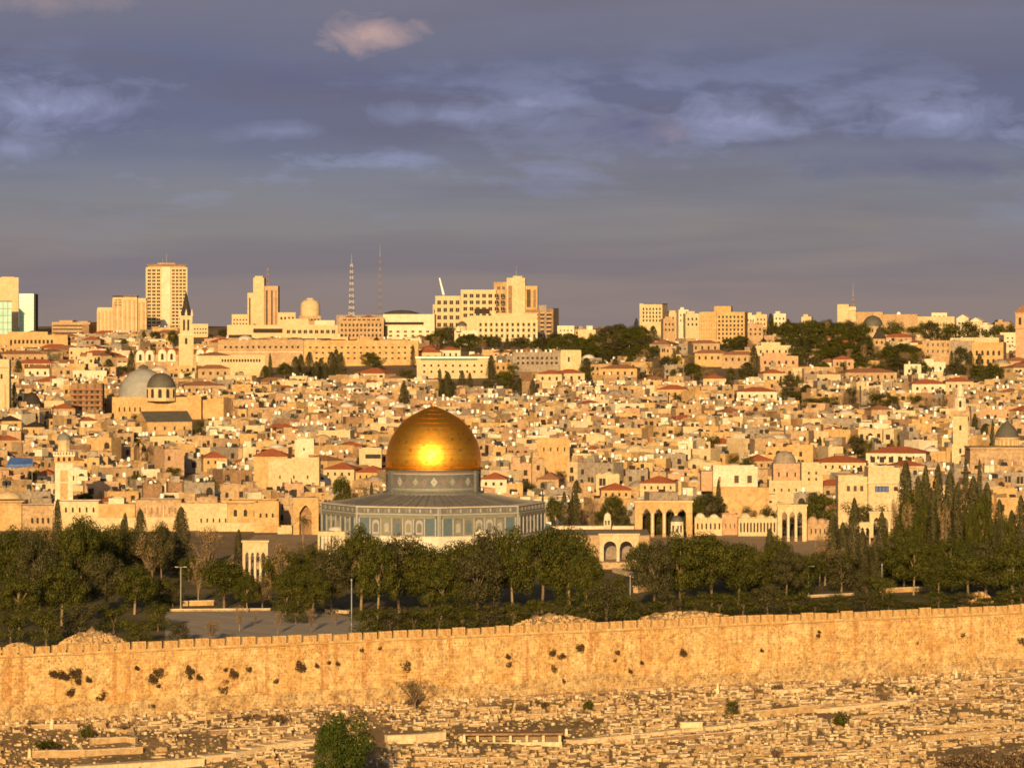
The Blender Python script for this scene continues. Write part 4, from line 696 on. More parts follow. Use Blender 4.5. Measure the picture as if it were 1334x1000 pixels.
    for (p0, p1, e, h, wl, rf, lab) in ((420, 462, 611, 5, 'stone_cream', 'roof_tile', 'low house with a wide red hipped roof by the left of the drum'), (463, 500, 615, 5, 'stone_honey', 'roof_tile', 'red-roofed house tucked against the left side of the drum'), (626, 660, 624, 5, 'stone_white', 'roof_tile', 'white house with orange-red roof just right of the drum'),
        (700, 728, 624, 5, 'stone_tan', 'roof_tile_old', 'tan house with faded orange roof right of the drum'), (783, 822, 638, 5, 'stone_honey', 'roof_tile', 'low house with a red lean-to roof left of the green-fronted house'), (834, 880, 629, 6, 'stone_cream', 'roof_tile', 'house with a broad red roof above the four-arch arcade'),
        (265, 296, 596, 5, 'stone_honey', 'roof_tile', 'house with small dark red roof above the portico'), (124, 168, 656, 3, 'stone_tan', 'roof_tile', 'low red roof peeping over the portico'), (48, 70, 618, 6, 'stone_grey', 'roof_tile', 'grey house with a red roof beside the left minaret'), (0, 24, 573, 5, 'stone_tan', 'roof_tile', 'house with red roof at the far left edge'),
        (70, 98, 532, 6, 'stone_tan', 'roof_tile', 'house with red roof below the scaffolded building'), (52, 82, 545, 5, 'stone_honey', 'roof_slate', 'house with dark hipped roof under the conical roof'), (105, 128, 548, 5, 'stone_white', 'roof_tile', 'white-walled house with bright red sloping roof left of the gabled hall'), (2, 28, 548, 6, 'stone_honey', 'roof_slate', 'yellow house with dark flat-hipped roof at the left edge'), (30, 58, 556, 5, 'stone_honey', 'roof_slate', 'yellow house with low dark gable at left'),
        (1060, 1128, 602, 4, 'stone_cream', 'roof_tile', 'long low house with a red roof above the domed pink house'), (1128, 1206, 590, 6, 'stone_white', 'roof_tile', 'white-columned house with a long red roof left of the right minaret'), (930, 962, 578, 5, 'stone_white', 'roof_tile', 'white house with a small red roof above the bright two-window house'), (976, 1008, 600, 5, 'stone_tan', 'roof_tile', 'house with deep red roof beside the grey-white dome'),
        (856, 895, 507, 6, 'stone_honey', 'roof_tile', 'house with a broad red roof at the foot of the wooded ridge'), (916, 946, 493, 6, 'stone_cream', 'roof_tile', 'house with small red roof and cream front'), (960, 1012, 510, 7, 'stone_white', 'roof_tile', 'large white house with bright red hipped roof'), (700, 732, 487, 7, 'stone_cream', 'roof_tile', 'cream villa with a red gabled roof'), (727, 762, 486, 7, 'stone_cream', 'roof_tile', 'cream villa wing with a red roof end'),
        (541, 575, 459, 6, 'stone_cream', 'roof_tile', 'low building with dark red roof behind the broad cream hall'), (573, 600, 456, 6, 'stone_white', 'roof_tile', 'white building with bright red roof behind the broad cream hall'), (1085, 1112, 468, 8, 'stone_pink', 'roof_tile', 'red-roofed house with a small white gable among pines'), (1188, 1232, 500, 7, 'stone_white', 'roof_tile', 'white house under the left half of a long red roof'), (1232, 1268, 497, 7, 'stone_cream', 'roof_tile', 'cream house under the right half of a long red roof'), (994, 1024, 486, 6, 'stone_cream', 'roof_tile', 'cream house with red roof left of the wooded slope'),
        (900, 938, 447, 7, 'stone_tan', 'roof_tile_old', 'tan house with brown hipped roof below the orange hotel'), (905, 950, 460, 7, 'stone_honey', 'roof_tile_old', 'honey house with a wide brown roof below the orange hotel'), (240, 292, 502, 7, 'stone_tan', 'roof_tile_old', 'tan house with pyramid roof right of the grey domes'), (258, 300, 480, 7, 'stone_tan', 'roof_tile_old', 'round-ended brown-roofed house right of the church spire'), (940, 985, 462, 7, 'stone_tan', 'roof_tile_old', 'brown-roofed villa left of the cypress clump'), (1100, 1170, 485, 7, 'stone_tan', 'roof_tile_old', 'long villa with a low brown roof in the wooded slope'),
        (0, 62, 461, 7, 'stone_tan', 'roof_tile_old', 'long brown-roofed building on the left hillside'), (32, 66, 480, 6, 'stone_white', 'roof_tile_old', 'white house with brown roof and five windows on the left hillside'), (780, 830, 480, 6, 'stone_honey', 'roof_tile_old', 'sunlit villa with a shallow brown roof below the dark pines'), (990, 1040, 466, 7, 'stone_pink', 'roof_flat', 'pink terraced building right of the cypress clump'), (985, 1030, 452, 7, 'stone_cream', 'roof_flat', 'cream terraced building below the ridge trees'), (1178, 1200, 477, 6, 'stone_white', 'roof_pale', 'white house framed by dark trees on the right slope'), (1200, 1232, 474, 6, 'stone_white', 'roof_pale', 'white house with a slanting roof end on the right slope')):
        Y = ysolve((p0+p1)/2, e, h); c = H('red_roofed_house' if rf == 'roof_tile' else 'tiled_house', lab, 'house', (p0+p1)/2, Y, R(random.Random(p0).uniform(-14, 14)), wall=wl); d = 9 if p1-p0 < 50 else 12
        if rf in ('roof_flat', 'roof_pale'): c.block(p0, p1, e, 0, d); c.block(p0+6, p1-14, e-4, 3, 6, base=e+.3)
        else: c.block(p0, p1, e, 0, d, roof=None); c.hip(p0, p1, e, 1.8 if p1-p0 > 25 else 1.4, 0, d, rf, parent=None)
        n = max(2, int((p1-p0)/9)); c.wins(p0+2, p1-2, e+3, e+9, n, 1, 0, .3, .7)
        if '-columned' in lab: c.wins(p0+3, p1-3, e+4, e+13, 6, 1, -.3, .5, .8)
        c.finish(e+8)
    q = thing('awning', 'blue tarpaulin stretched over a roof at the left edge', 'awning', (wx(25, 1130), 1130, wz(603, 1130)), R(4)); mb = MB(); k = 1130/F; mb.quad([(-16*k, -1.4, -.4), (18*k, -1.2, -.2), (17*k, 2, 1.2), (-12*k, 2, 1.6)], 0); mb.quad([(-16*k, -1.4, -.45), (18*k, -1.2, -.25), (18*k, -1.2, -.9), (-16*k, -1.4, -1.2)], 0); mb.build('sheet', M['tarp_blue'], q)
    mb = MB(); [mb.tube((x*k, -1.3, -6), (x*k, -1.3, -.3), .08, .08, 5) for x in (-15, 17)]; mb.build('pole', M['metal_grey'], q)
temple()
# ------------------------------------------------------------------ the crowded houses of the old town
REP = []      # repeats that get their label from what they look like and where they stand
def rep(o, look, kind, px, py): REP.append((o, look, kind, px, py))
HM = ['stone_cream','stone_tan','stone_honey','stone_white','stone_grey','stone_brown','stone_pink','roof_flat','roof_pale','roof_tile','roof_tile_old','dark_glass_shade','plastic_white','plastic_black','lead','metal_grey','tarp_blue','shutter_green','shade_glass']
HI = {n: i for i, n in enumerate(HM)}
TONE = {'stone_cream': 'cream', 'stone_tan': 'tan', 'stone_honey': 'honey', 'stone_white': 'whitish', 'stone_grey': 'grey', 'stone_brown': 'brown', 'stone_pink': 'pinkish'}
def house_spec(rnd, px, Y, zone):
    w_ = rnd.choice((rnd.uniform(3.2, 6.5), rnd.uniform(4.5, 9.5), rnd.uniform(7, 12))) if zone == 0 else rnd.uniform(8, 20)
    s = dict(w=w_, d=rnd.uniform(6, 10) if zone == 0 else rnd.uniform(9, 14), h=rnd.uniform(2.6, 8.4) if zone == 0 else rnd.uniform(4, 8), rz=rnd.choice((-.55, -.2, .25, .1, .5))+rnd.uniform(-.2, .2),
        tone=rnd.choices(('stone_cream','stone_tan','stone_honey','stone_white','stone_grey','stone_brown','stone_pink'), (17, 27, 22, 7, 11, 8, 8))[0], px=px, Y=Y, seed=rnd.random(), zone=zone)
    s['roof'] = rnd.choices(('flat', 'dome', 'tile', 'pale'), (66, 13, 2, 19) if zone == 0 else (58, 3, 20, 19))[0]
    s['hut'] = rnd.random() < .42; s['tank'] = rnd.choices((0, 1, 2, 3), (52, 30, 12, 6))[0]; s['tankc'] = rnd.choice(('white', 'black')); s['dish'] = rnd.random() < .35; s['panel'] = rnd.random() < .22
    x = wx(px, Y); s['x'] = x; s['z'] = ground(x, Y)-.6; s['h'] += .6
    return s
def house_parts(s, P):
    '''draw a house; P(name) returns (mesh builder, origin, z, rotation) so that one routine serves single houses and the mass'''
    r = random.Random(s['seed']); w_, d, h = s['w'], s['d'], s['h']; t = HI[s['tone']]
    def B(part, x0, x1, y0, y1, z0, z1, m, top=None):
        mb, o, z, rot = P(part); mb.box(x0, x1, y0, y1, z+z0, z+z1, m, top, rot, o, False)
    B('wall', -w_/2, w_/2, 0, d, -1.5, h, t)
    if w_ > 5 and r.random() < .5: cw = w_*r.uniform(.35, .6); x0 = -w_/2+.05 if r.random() < .5 else w_/2-cw-.05; hh = h*r.uniform(.5, .86); t2 = r.choice((t, t, HI['stone_tan'], HI['stone_white'], HI['stone_grey'])); B('annex', x0, x0+cw, -r.uniform(1.2, 2.6), -.004, -1.5, hh, t2, HI['roof_flat'])
    rt = HI['roof_pale' if s['roof'] == 'pale' else 'roof_flat']
    if s['roof'] == 'tile':
        mb, o, z, rot = P('roof'); mb.hip(-w_/2, w_/2, 0, d, z+h+.003, min(w_, d)*.2, HI['roof_tile' if r.random() < .55 else 'roof_tile_old'], rot, o)
    else:
        p = r.choice((.35, .6, .9)); e = .3
        for a, b, c, q in ((-w_/2, w_/2, 0, e), (-w_/2, w_/2, d-e, d), (-w_/2, -w_/2+e, e+.001, d-e-.001), (w_/2-e, w_/2, e+.001, d-e-.001)): B('roof', a, b, c, q, h+.003, h+p, t)
        B('roof', -w_/2+e+.01, w_/2-e-.01, e+.01, d-e-.01, h+.002, h+.12, rt)
        if s['roof'] == 'dome':
            mb, o, z, rot = P('dome'); n = 1; rr = min(w_/n, d)*.36
            for i in range(n):
                lx = (i-(n-1)/2)*w_/n; c_, q_ = math.cos(rot), math.sin(rot); cx_, cy_ = o[0]+lx*c_-d/2*q_, o[1]+lx*q_+d/2*c_
                mb.lathe([(rr*math.cos(R(a)), z+h+rr*.62*math.sin(R(a))) for a in (0, 22, 45, 68)]+[(.02, z+h+rr*.63)], 12, r.choice((t, HI['roof_pale'], HI['stone_grey'])), (cx_, cy_))
    if s['roof'] != 'tile' and s['roof'] != 'dome':
        if s['hut']: a = r.uniform(-w_/2+.4, w_/2-3.4); B('stair_hut', a, a+r.uniform(1.8, 3), d*.25, d*.7, h+.1, h+r.uniform(1.9, 2.8), r.choice((t, HI['stone_white'], HI['stone_tan'], HI['stone_grey'])), rt)
        for i in range(s['tank']):
            a = r.uniform(-w_/2+.6, w_/2-.9); q = r.uniform(.5, d*.5); B('stand#%d' % i, a-.3, a+.3, q-.3, q+.3, h+.1, h+.9, HI['metal_grey'])
            mb, o, z, rot = P('tank#%d' % i); c_, q_ = math.cos(rot), math.sin(rot); mb.lathe([(.5, z+h+.9), (.5, z+h+2.0), (.15, z+h+2.15)], 8, HI['plastic_white' if s['tankc'] == 'white' else 'plastic_black'], (o[0]+a*c_-q*q_, o[1]+a*q_+q*c_))
        for i in range(r.choice((1, 2, 3, 4)) if s['zone'] == 0 else 1):
            a = r.uniform(-w_/2+.4, w_/2-1.2); q = r.uniform(.4, d*.8); ww = r.uniform(.3, 1.3); hh = r.uniform(.5, 1.7)
            B('roof_unit#%d' % i, a, a+ww, q, q+r.uniform(.3, 1.0), h+.1, h+hh, HI[r.choice(('stone_white', 'stone_brown', 'dark_glass_shade', 'metal_grey', 'stone_tan', 'stone_brown', 'dark_glass_shade', 'plastic_white', 'roof_tile_old'))])
        if r.random() < .4:
            a = r.uniform(-w_/2+.4, w_/2-.4); mb, o, z, rot = P('aerial'); c_, q_ = math.cos(rot), math.sin(rot); X, Y_ = o[0]+a*c_-1.5*q_, o[1]+a*q_+1.5*c_; zt = r.uniform(2, 3.4); mb.tube((X, Y_, z+h), (X, Y_, z+h+zt), .06, .05, 4, HI['metal_grey']); mb.tube((X-.5, Y_, z+h+zt*.9), (X+.5, Y_, z+h+zt*.9), .04, .04, 4, HI['metal_grey'])
        if s['dish']:
            a = r.uniform(-w_/2+.5, w_/2-.5); mb, o, z, rot = P('satellite_dish'); c_, q_ = math.cos(rot), math.sin(rot); X, Y_ = o[0]+a*c_-.5*q_, o[1]+a*q_+.5*c_; Z = z+h+1.2
            b = len(mb.v); mb.v += [(X+.55*math.cos(R(k*60)), Y_-.25*math.sin(R(k*60)), Z+.55*math.sin(R(k*60))) for k in range(6)]+[(X, Y_+.12, Z-.05)]
            for k in range(6): mb.f.append((b+k, b+(k+1) % 6, b+6)); mb.m.append(HI['plastic_white']); mb.sm.append(True)
            mb.tube((X, Y_+.1, z+h), (X, Y_+.1, Z), .05, .05, 4, HI['metal_grey'])
        if s['panel']:
            a = r.uniform(-w_/2+.5, w_/2-2.2); mb, o, z, rot = P('solar_panel'); c_, q_ = math.cos(rot), math.sin(rot); T = lambda x, y, zz: (o[0]+x*c_-y*q_, o[1]+x*q_+y*c_, z+zz)
            mb.quad([T(a, .6, h+.5), T(a+1.8, .6, h+.5), T(a+1.8, 1.6, h+1.6), T(a, 1.6, h+1.6)], HI['dark_glass_shade']); mb.quad([T(a, 1.65, h+1.6), T(a+1.8, 1.65, h+1.6), T(a+1.8, .65, h+.5), T(a, .65, h+.5)], HI['metal_grey'])
    # openings
    out = []
    n = max(1, int(w_/2.6)); zz = h-2.6
    while zz > max(.4, h-6.5):
        for i in range(n):
            if r.random() < .75:
                x = -w_/2+w_*(i+.5)/n+r.uniform(-.3, .3); ww, hh = r.choice(((.9, 1.4), (1.1, 1.6), (.8, 1.1), (1.5, 1.7), (1.8, 2.0))); out.append((x, zz+r.uniform(-.2, .2), ww, hh, r.random() < .35))
        zz -= 2.9
    return out
def add_mass_windows(s, out, mb):
    o = (s['x'], s['Y']); 
    for x, z, ww, hh, a in out: mb.box(x-ww/2, x+ww/2, -.08, .0-.002, s['z']+z, s['z']+z+hh, HI['dark_glass_shade'], None, s['rz'], o, False)
def town():
    rnd = random.Random(42); specs = []
    Y = 1058.0
    while Y < 2900:
        zone = 0 if Y < 1790 else 1
        half = 700; px = -190+rnd.uniform(-20, 0)
        while px < 1530:
            s = house_spec(rnd, px, Y+rnd.uniform(-3, 3), zone); wpx = s['w']/s['Y']*F
            s['px'] = px+wpx/2; s['x'] = wx(s['px'], s['Y']); s['z'] = ground(s['x'], s['Y'])-.6
            px += wpx*rnd.uniform(.93, 1.12)+(0 if zone == 0 else rnd.uniform(0, 14))
            if rnd.random() < (.05 if zone == 0 else .38): continue
            top = proj(s['x'], s['Y'], s['z']+s['h']+.9)[1]; ok = True
            a, b = s['px']-wpx/2, s['px']+wpx/2
            for p0, p1, vt, y0, y1, low in OCC:
                if b > p0 and a < p1:
                    if y0-s['d'] < s['Y'] < y1: ok = False; break
                    if s['Y'] < y0 and top < low: ok = False; break
            if ok: s['a'], s['b'], s['top'] = a, b, top; specs.append(s)
        Y += 11.5 if zone == 0 else 25
    # how much of each house can be seen over the roofs in front of it
    hor = [702.0]*1400
    for i in range(1400):
        if i < 360: hor[i] = 657
        if 418 <= i <= 711: hor[i] = 655
        if 500 <= i <= 627: hor[i] = 560
    tr = random.Random(99)
    for i in range(170):
        Yt = tr.uniform(1090, 2000); pt = tr.uniform(5, 1330); xt = wx(pt, Yt); H_ = tr.uniform(6.5, 9.5); tp = proj(xt, Yt, ground(xt, Yt)+H_)[1]
        if any(p0 < pt < p1 and Yt < y1 and tp < low for p0, p1, vt, y0, y1, low in OCC): continue
        tree(tr.choice(('round', 'round', 'pine', 'cypress', 'dry')), pt, tp, None, tr.uniform(3.5, 7)/Yt*F*(1 if i % 5 else 1.4), Yt, group='trees between the hillside houses')
    specs.sort(key=lambda s: s['Y'])
    for s in specs:
        v = 0
        for i in range(max(0, int(s['a'])), min(1333, int(s['b']))+1):
            v += max(0, hor[i]-s['top']); hor[i] = min(hor[i], s['top']+1)
        s['vis'] = v; s['low'] = False
    order = sorted(specs, key=lambda s: -s['vis'] if -5 < s['px'] < 1339 else 1); single = order[:230]; mass = [s for s in order[230:] if s['vis'] > -1]
    mats = [M[n] for n in HM]
    for s in single:
        parts = {}
        def P(name):
            if name not in parts: parts[name] = MB()
            return parts[name], (0, 0), 0, 0
        out = house_parts(s, P)
        rn = {'flat': 'flat-roofed', 'pale': 'pale-roofed', 'dome': 'domed', 'tile': 'tile-roofed'}[s['roof']]
        fx = 'with rooftop hut' if (s['hut'] and s['roof'] in ('flat', 'pale')) else ('with %s tank' % s['tankc'] if s['tank'] and s['roof'] in ('flat', 'pale') else '')
        o = thing('stone_house', '', 'house', (s['x'], s['Y'], s['z']), s['rz'], 'stone houses crowded on the hillside')
        rep(o, ' '.join(x for x in (TONE[s['tone']], rn, 'house', fx) if x), 'house', s['px'], s['top'])
        big = s['vis'] > 60
        wobj = None
        for nm, mb in parts.items():
            q = mb.build(nm.split('#')[0], mats, None)
            if nm == 'wall': wobj = q; q.parent = o
            else: parts[nm] = q
        for nm, q in parts.items():
            if nm != 'wall': q.parent = o
        vmax = 7
        for x, z, ww, hh, a in out[:vmax]:
            q = put(winmesh(ww, hh, 'dark_glass_shade', a), 'window', o, (x, 0, z))
    mb = MB()
    for s in mass:
        def P(name): return mb, (s['x'], s['Y']), s['z'], s['rz']
        add_mass_windows(s, house_parts(s, P), mb)
    tag(mb.build('distant_houses', mats), 'dense jumble of small stone houses filling the hillside between the nearer ones', 'houses', kind='stuff')
    return specs
# ------------------------------------------------------------------ trees
def crown_pts(kind, seed):
    r = random.Random(seed); mb = MB()
    def leaf(c, nrm, s, m):
        n = Vector(nrm)+Vector((r.gauss(0, .24), r.gauss(0, .24), r.gauss(0, .24)))
        if n.length < .01: n = Vector((0, 0, 1))
        n.normalize(); u = n.cross(Vector((r.gauss(0, 1), r.gauss(0, 1), r.gauss(0, 1)))).normalized(); v = n.cross(u); c = Vector(c); a, b = s*r.uniform(.6, 1.2), s*r.uniform(.35, .8)
        mb.quad([tuple(c-u*a-v*b*.3), tuple(c+v*b), tuple(c+u*a+v*b*.2), tuple(c-v*b)], m)
    def lobe(cx, cy, cz, rx, rz, n, size, mats, inner=.35):
        for _ in range(n):
            a = r.uniform(0, 2*math.pi); z = r.uniform(-1, 1); q = math.sqrt(1-z*z); d = (q*math.cos(a), q*math.sin(a), z)
            f = r.uniform(.88, 1.06) if r.random() > inner else r.uniform(.3, .88)
            leaf((cx+d[0]*rx*f, cy+d[1]*rx*f, cz+d[2]*rz*f), (d[0], d[1], d[2]*1.3), size, r.choices(range(len(mats)), mats)[0])
    if kind == 'pine':       # 12 m wide, 11 m tall, a broad uneven umbrella
        for i in range(17):
            a = i*2.4+r.uniform(-.3, .3); d = 4.4*math.sqrt((i+.3)/17); z = 8.9-.11*d*d+r.uniform(-1.1, .7); rr = r.uniform(1.2, 2.1)
            lobe(d*math.cos(a), d*math.sin(a), z, rr, rr*.66, 340, .185, r.choice(((6, 3, 0), (4, 5, 1), (7, 2, 0))))
        for i in range(22):
            a = i*2.4+r.uniform(-.3, .3); d = 4.9*math.sqrt((i+.6)/22); rr = r.uniform(1.2, 2.0)
            lobe(d*math.cos(a), d*math.sin(a), r.uniform(3.2, 7.0), rr, rr*.75, 230, .195, r.choice(((6, 4, 0), (8, 2, 0), (4, 6, 0))))
        return mb, (12, 10.1), ['leaf_dark', 'leaf_mid', 'leaf_light']
    if kind == 'round':      # 7 x 7 m olive or fig
        for i in range(12):
            a = i*2.4; d = 2.5*math.sqrt((i+.4)/12); rr = r.uniform(.9, 1.5); z = 4.2+r.uniform(-1.6, 1.3)-.16*d*d+.6
            lobe(d*math.cos(a), d*math.sin(a), z, rr, rr*.8, 250, .15, r.choice(((5, 5, 1), (3, 6, 2), (6, 4, 0))))
        for i in range(6):
            a = i*1.05; lobe(2.1*math.cos(a), 2.1*math.sin(a), 1.7, 1.4, 1.3, 190, .16, (6, 4, 0))
        return mb, (7, 7), ['leaf_dark', 'leaf_mid', 'leaf_light']
    if kind == 'cypress':    # 3.4 x 14 m spindle with a ragged edge
        ph = [r.uniform(0, 6) for _ in range(4)]
        for _ in range(4600):
            t = r.random(); a = r.uniform(0, 2*math.pi); rad = 2.0*min(1, (t*5+.25))**.5*(1-t)**.55*(1+.13*math.sin(3*a+ph[0]+t*9)+.1*math.sin(5*a+ph[1]-t*17)); f = r.uniform(.75, 1.08) if r.random() > .25 else r.uniform(.2, .8)
            leaf((rad*f*math.cos(a), rad*f*math.sin(a), .6+t*13.4), (math.cos(a), math.sin(a), .35), .155, r.choices((0, 1), (4, 6) if math.sin(4*a+ph[2]+t*8) > 0 else (8, 2))[0])
        return mb, (3.4, 14), ['cyp_dark', 'cyp_mid']
    if kind == 'dry':        # leafless or brown crown
        for i in range(26):
            a = r.uniform(0, 6.28); d = r.uniform(.3, 2.8); z = r.uniform(3, 7)-d*.3; p = Vector((d*math.cos(a), d*math.sin(a), z)); mb.tube((p.x*.15, p.y*.15, 1.6+r.random()), tuple(p), .1, .03, 3, 1)
            lobe(p.x, p.y, p.z, .9, .8, 44, .14, (1,), .6)
        return mb, (7, 7.5), ['leaf_dry', 'trunk_bark']
    if kind == 'bush':
        for i in range(7):
            a = i*2.4; d = .55*math.sqrt(i/7); lobe(d*math.cos(a), d*math.sin(a), .5+r.uniform(-.1, .25), r.uniform(.3, .5), r.uniform(.3, .45), 90, .10, (5, 4, 1))
        return mb, (2, 1.2), ['leaf_dark', 'leaf_mid', 'leaf_light']
    if kind == 'scrub':
        for i in range(9):
            a = i*2.4; d = .6*math.sqrt(i/9); lobe(d*math.cos(a), d*math.sin(a), .45+r.uniform(-.1, .25), r.uniform(.28, .45), r.uniform(.25, .4), 80, .06, (5, 3, 2), .5)
            mb.tube((d*math.cos(a)*.3, d*math.sin(a)*.3, 0), (d*math.cos(a)*1.4, d*math.sin(a)*1.4, 1.0+r.uniform(-.2, .2)), .02, .008, 3, 2)
        return mb, (2, 1.2), ['caper', 'leaf_dry', 'trunk_bark']
    if kind == 'caper':
        for i in range(6): lobe(r.uniform(-.45, .45), r.uniform(-.2, .1), r.uniform(-.4, .35), r.uniform(.3, .5), r.uniform(.3, .5), 70, .12, (5, 1))
        return mb, (2, 2), ['caper', 'leaf_dark']
    if kind == 'fresh':      # the bright green tree in the foreground
        for i in range(15):
            a = i*2.4; d = 2.0*math.sqrt((i+.4)/15); rr = r.uniform(.6, 1.2); lobe(d*math.cos(a), d*math.sin(a), 4.6+r.uniform(-2.2, 1.8)-.12*d*d, rr*1.15, rr*1.15, 620, .11, (7, 3, 2))
        return mb, (6, 7), ['leaf_fresh', 'leaf_mid', 'leaf_dark']
    if kind == 'palm':
        for i in range(26):
            a = i*2.4; el = R(r.uniform(-35, 60)); ln = r.uniform(2.2, 3.0); p = Vector((0, 0, 7)); prev = p
            for k in range(1, 6):
                t = k/5; q = Vector((math.cos(a)*math.cos(el)*ln*t, math.sin(a)*math.cos(el)*ln*t, 7+math.sin(el)*ln*t-1.2*t*t)); side = Vector((-math.sin(a), math.cos(a), 0))*(.28*(1-t*.8)); mb.quad([tuple(prev-side), tuple(prev+side), tuple(q+side*.8-Vector((0, 0, .1))), tuple(q-side*.8-Vector((0, 0, .1)))], r.choice((0, 1))); prev = q
        return mb, (5, 9), ['leaf_mid', 'leaf_dry']
def trunk_mesh(kind, seed):
    r = random.Random(seed+50); mb = MB()
    if kind == 'pine':
        mb.tube((0, 0, -.5), (.3, .1, 4.0), .32, .24, 8)
        for i in range(6): a = i*1.1+r.random(); mb.tube((.3, .1, 3.6+i*.25), (2.2*math.cos(a), 2.2*math.sin(a), 7.0+r.random()), .15, .05, 5)
        mb.tube((.3, .1, 3.9), (.2, 0, 8.6), .24, .08, 6)
    elif kind in ('round', 'dry', 'fresh'):
        mb.tube((0, 0, -.4), (.1, 0, 2.0), .24, .17, 7)
        for i in range(5): a = i*1.3+r.random(); mb.tube((.1, 0, 1.7), (1.2*math.cos(a), 1.2*math.sin(a), 4.0+r.random()), .11, .04, 4)
    elif kind == 'cypress': mb.tube((0, 0, -.5), (0, 0, 9), .2, .06, 6)
    elif kind == 'palm': mb.tube((0, 0, -.4), (.15, 0, 3.5), .3, .24, 8); mb.tube((.15, 0, 3.5), (0, 0, 7.1), .24, .2, 8)
    return mb
TREE = {}
NAMES = {'pine': ('pine_tree', 'tree'), 'round': ('olive_tree', 'tree'), 'cypress': ('cypress_tree', 'tree'), 'dry': ('bare_tree', 'tree'), 'palm': ('palm_tree', 'tree'), 'fresh': ('leafy_tree', 'tree'), 'bush': ('bush', 'bush'), 'scrub': ('bush', 'bush')}
LOOK = {'pine': 'broad dark pine', 'round': 'rounded dark green tree', 'cypress': 'dark pointed cypress', 'dry': 'brown leafless-looking tree', 'palm': 'shaggy palm', 'fresh': 'bright green tree', 'bush': 'low dark bush', 'scrub': 'brown scrubby bush'}
KINDW = {'pine': 'pine', 'round': 'round tree', 'cypress': 'cypress', 'dry': 'bare tree', 'palm': 'palm', 'fresh': 'green tree', 'bush': 'bush', 'scrub': 'scrub bush'}
_tc = [0]
def tree(kind, px, top, base, wpx, Y=None, x=None, z=None, group='trees of the esplanade', label=None, far=False, reg=True):
    _tc[0] += 1; v = _tc[0] % (2 if kind in ('fresh', 'palm') else 4 if kind != 'dry' else 3)
    if (kind, v) not in TREE:
        mb, dim, mats = crown_pts(kind, 100*v+7); mats = ['cyp_dark', 'cyp_mid', 'leaf_mid'] if (kind in ('pine', 'round') and v == 2) else mats; TREE[(kind, v)] = (mb.mesh('crown', [M[m] for m in mats]), None if kind in ('bush', 'caper', 'scrub') else trunk_mesh(kind, v).mesh('trunk', [M['trunk_pale' if v % 2 and kind in ('pine', 'dry') else 'trunk_bark']]), dim)
    cm, tm, (w0, h0) = TREE[(kind, v)]
    if Y is None:
        lo, hi = 690.0, 3300.0
        for _ in range(40):
            m = (lo+hi)/2
            if proj(wx(px, m), m, ground(wx(px, m), m))[1] > base: lo = m
            else: hi = m
        Y = lo
    x = wx(px, Y) if x is None else x; z = ground(x, Y) if z is None else z
    W = wpx*Y/F; H = (EYE-(top-HY)/F*Y)-z
    W *= 1.35 if kind == 'cypress' and Y < 960 and wpx < 23 else 1
    nm, cat = NAMES[kind]; o = thing(nm, label or '', cat, (x, Y, z), (_tc[0]*2.399) % 6.28, group); o.scale = (W/w0, W/w0, H/h0)
    if kind in ('bush', 'scrub'): 
        q = put(cm, 'foliage', o)
    else: put(tm, 'trunk', o); put(cm, 'crown', o)
    if not label: rep(o, LOOK[kind], KINDW[kind], px, (top+min(base or top+14, top+60))/2)
    return o
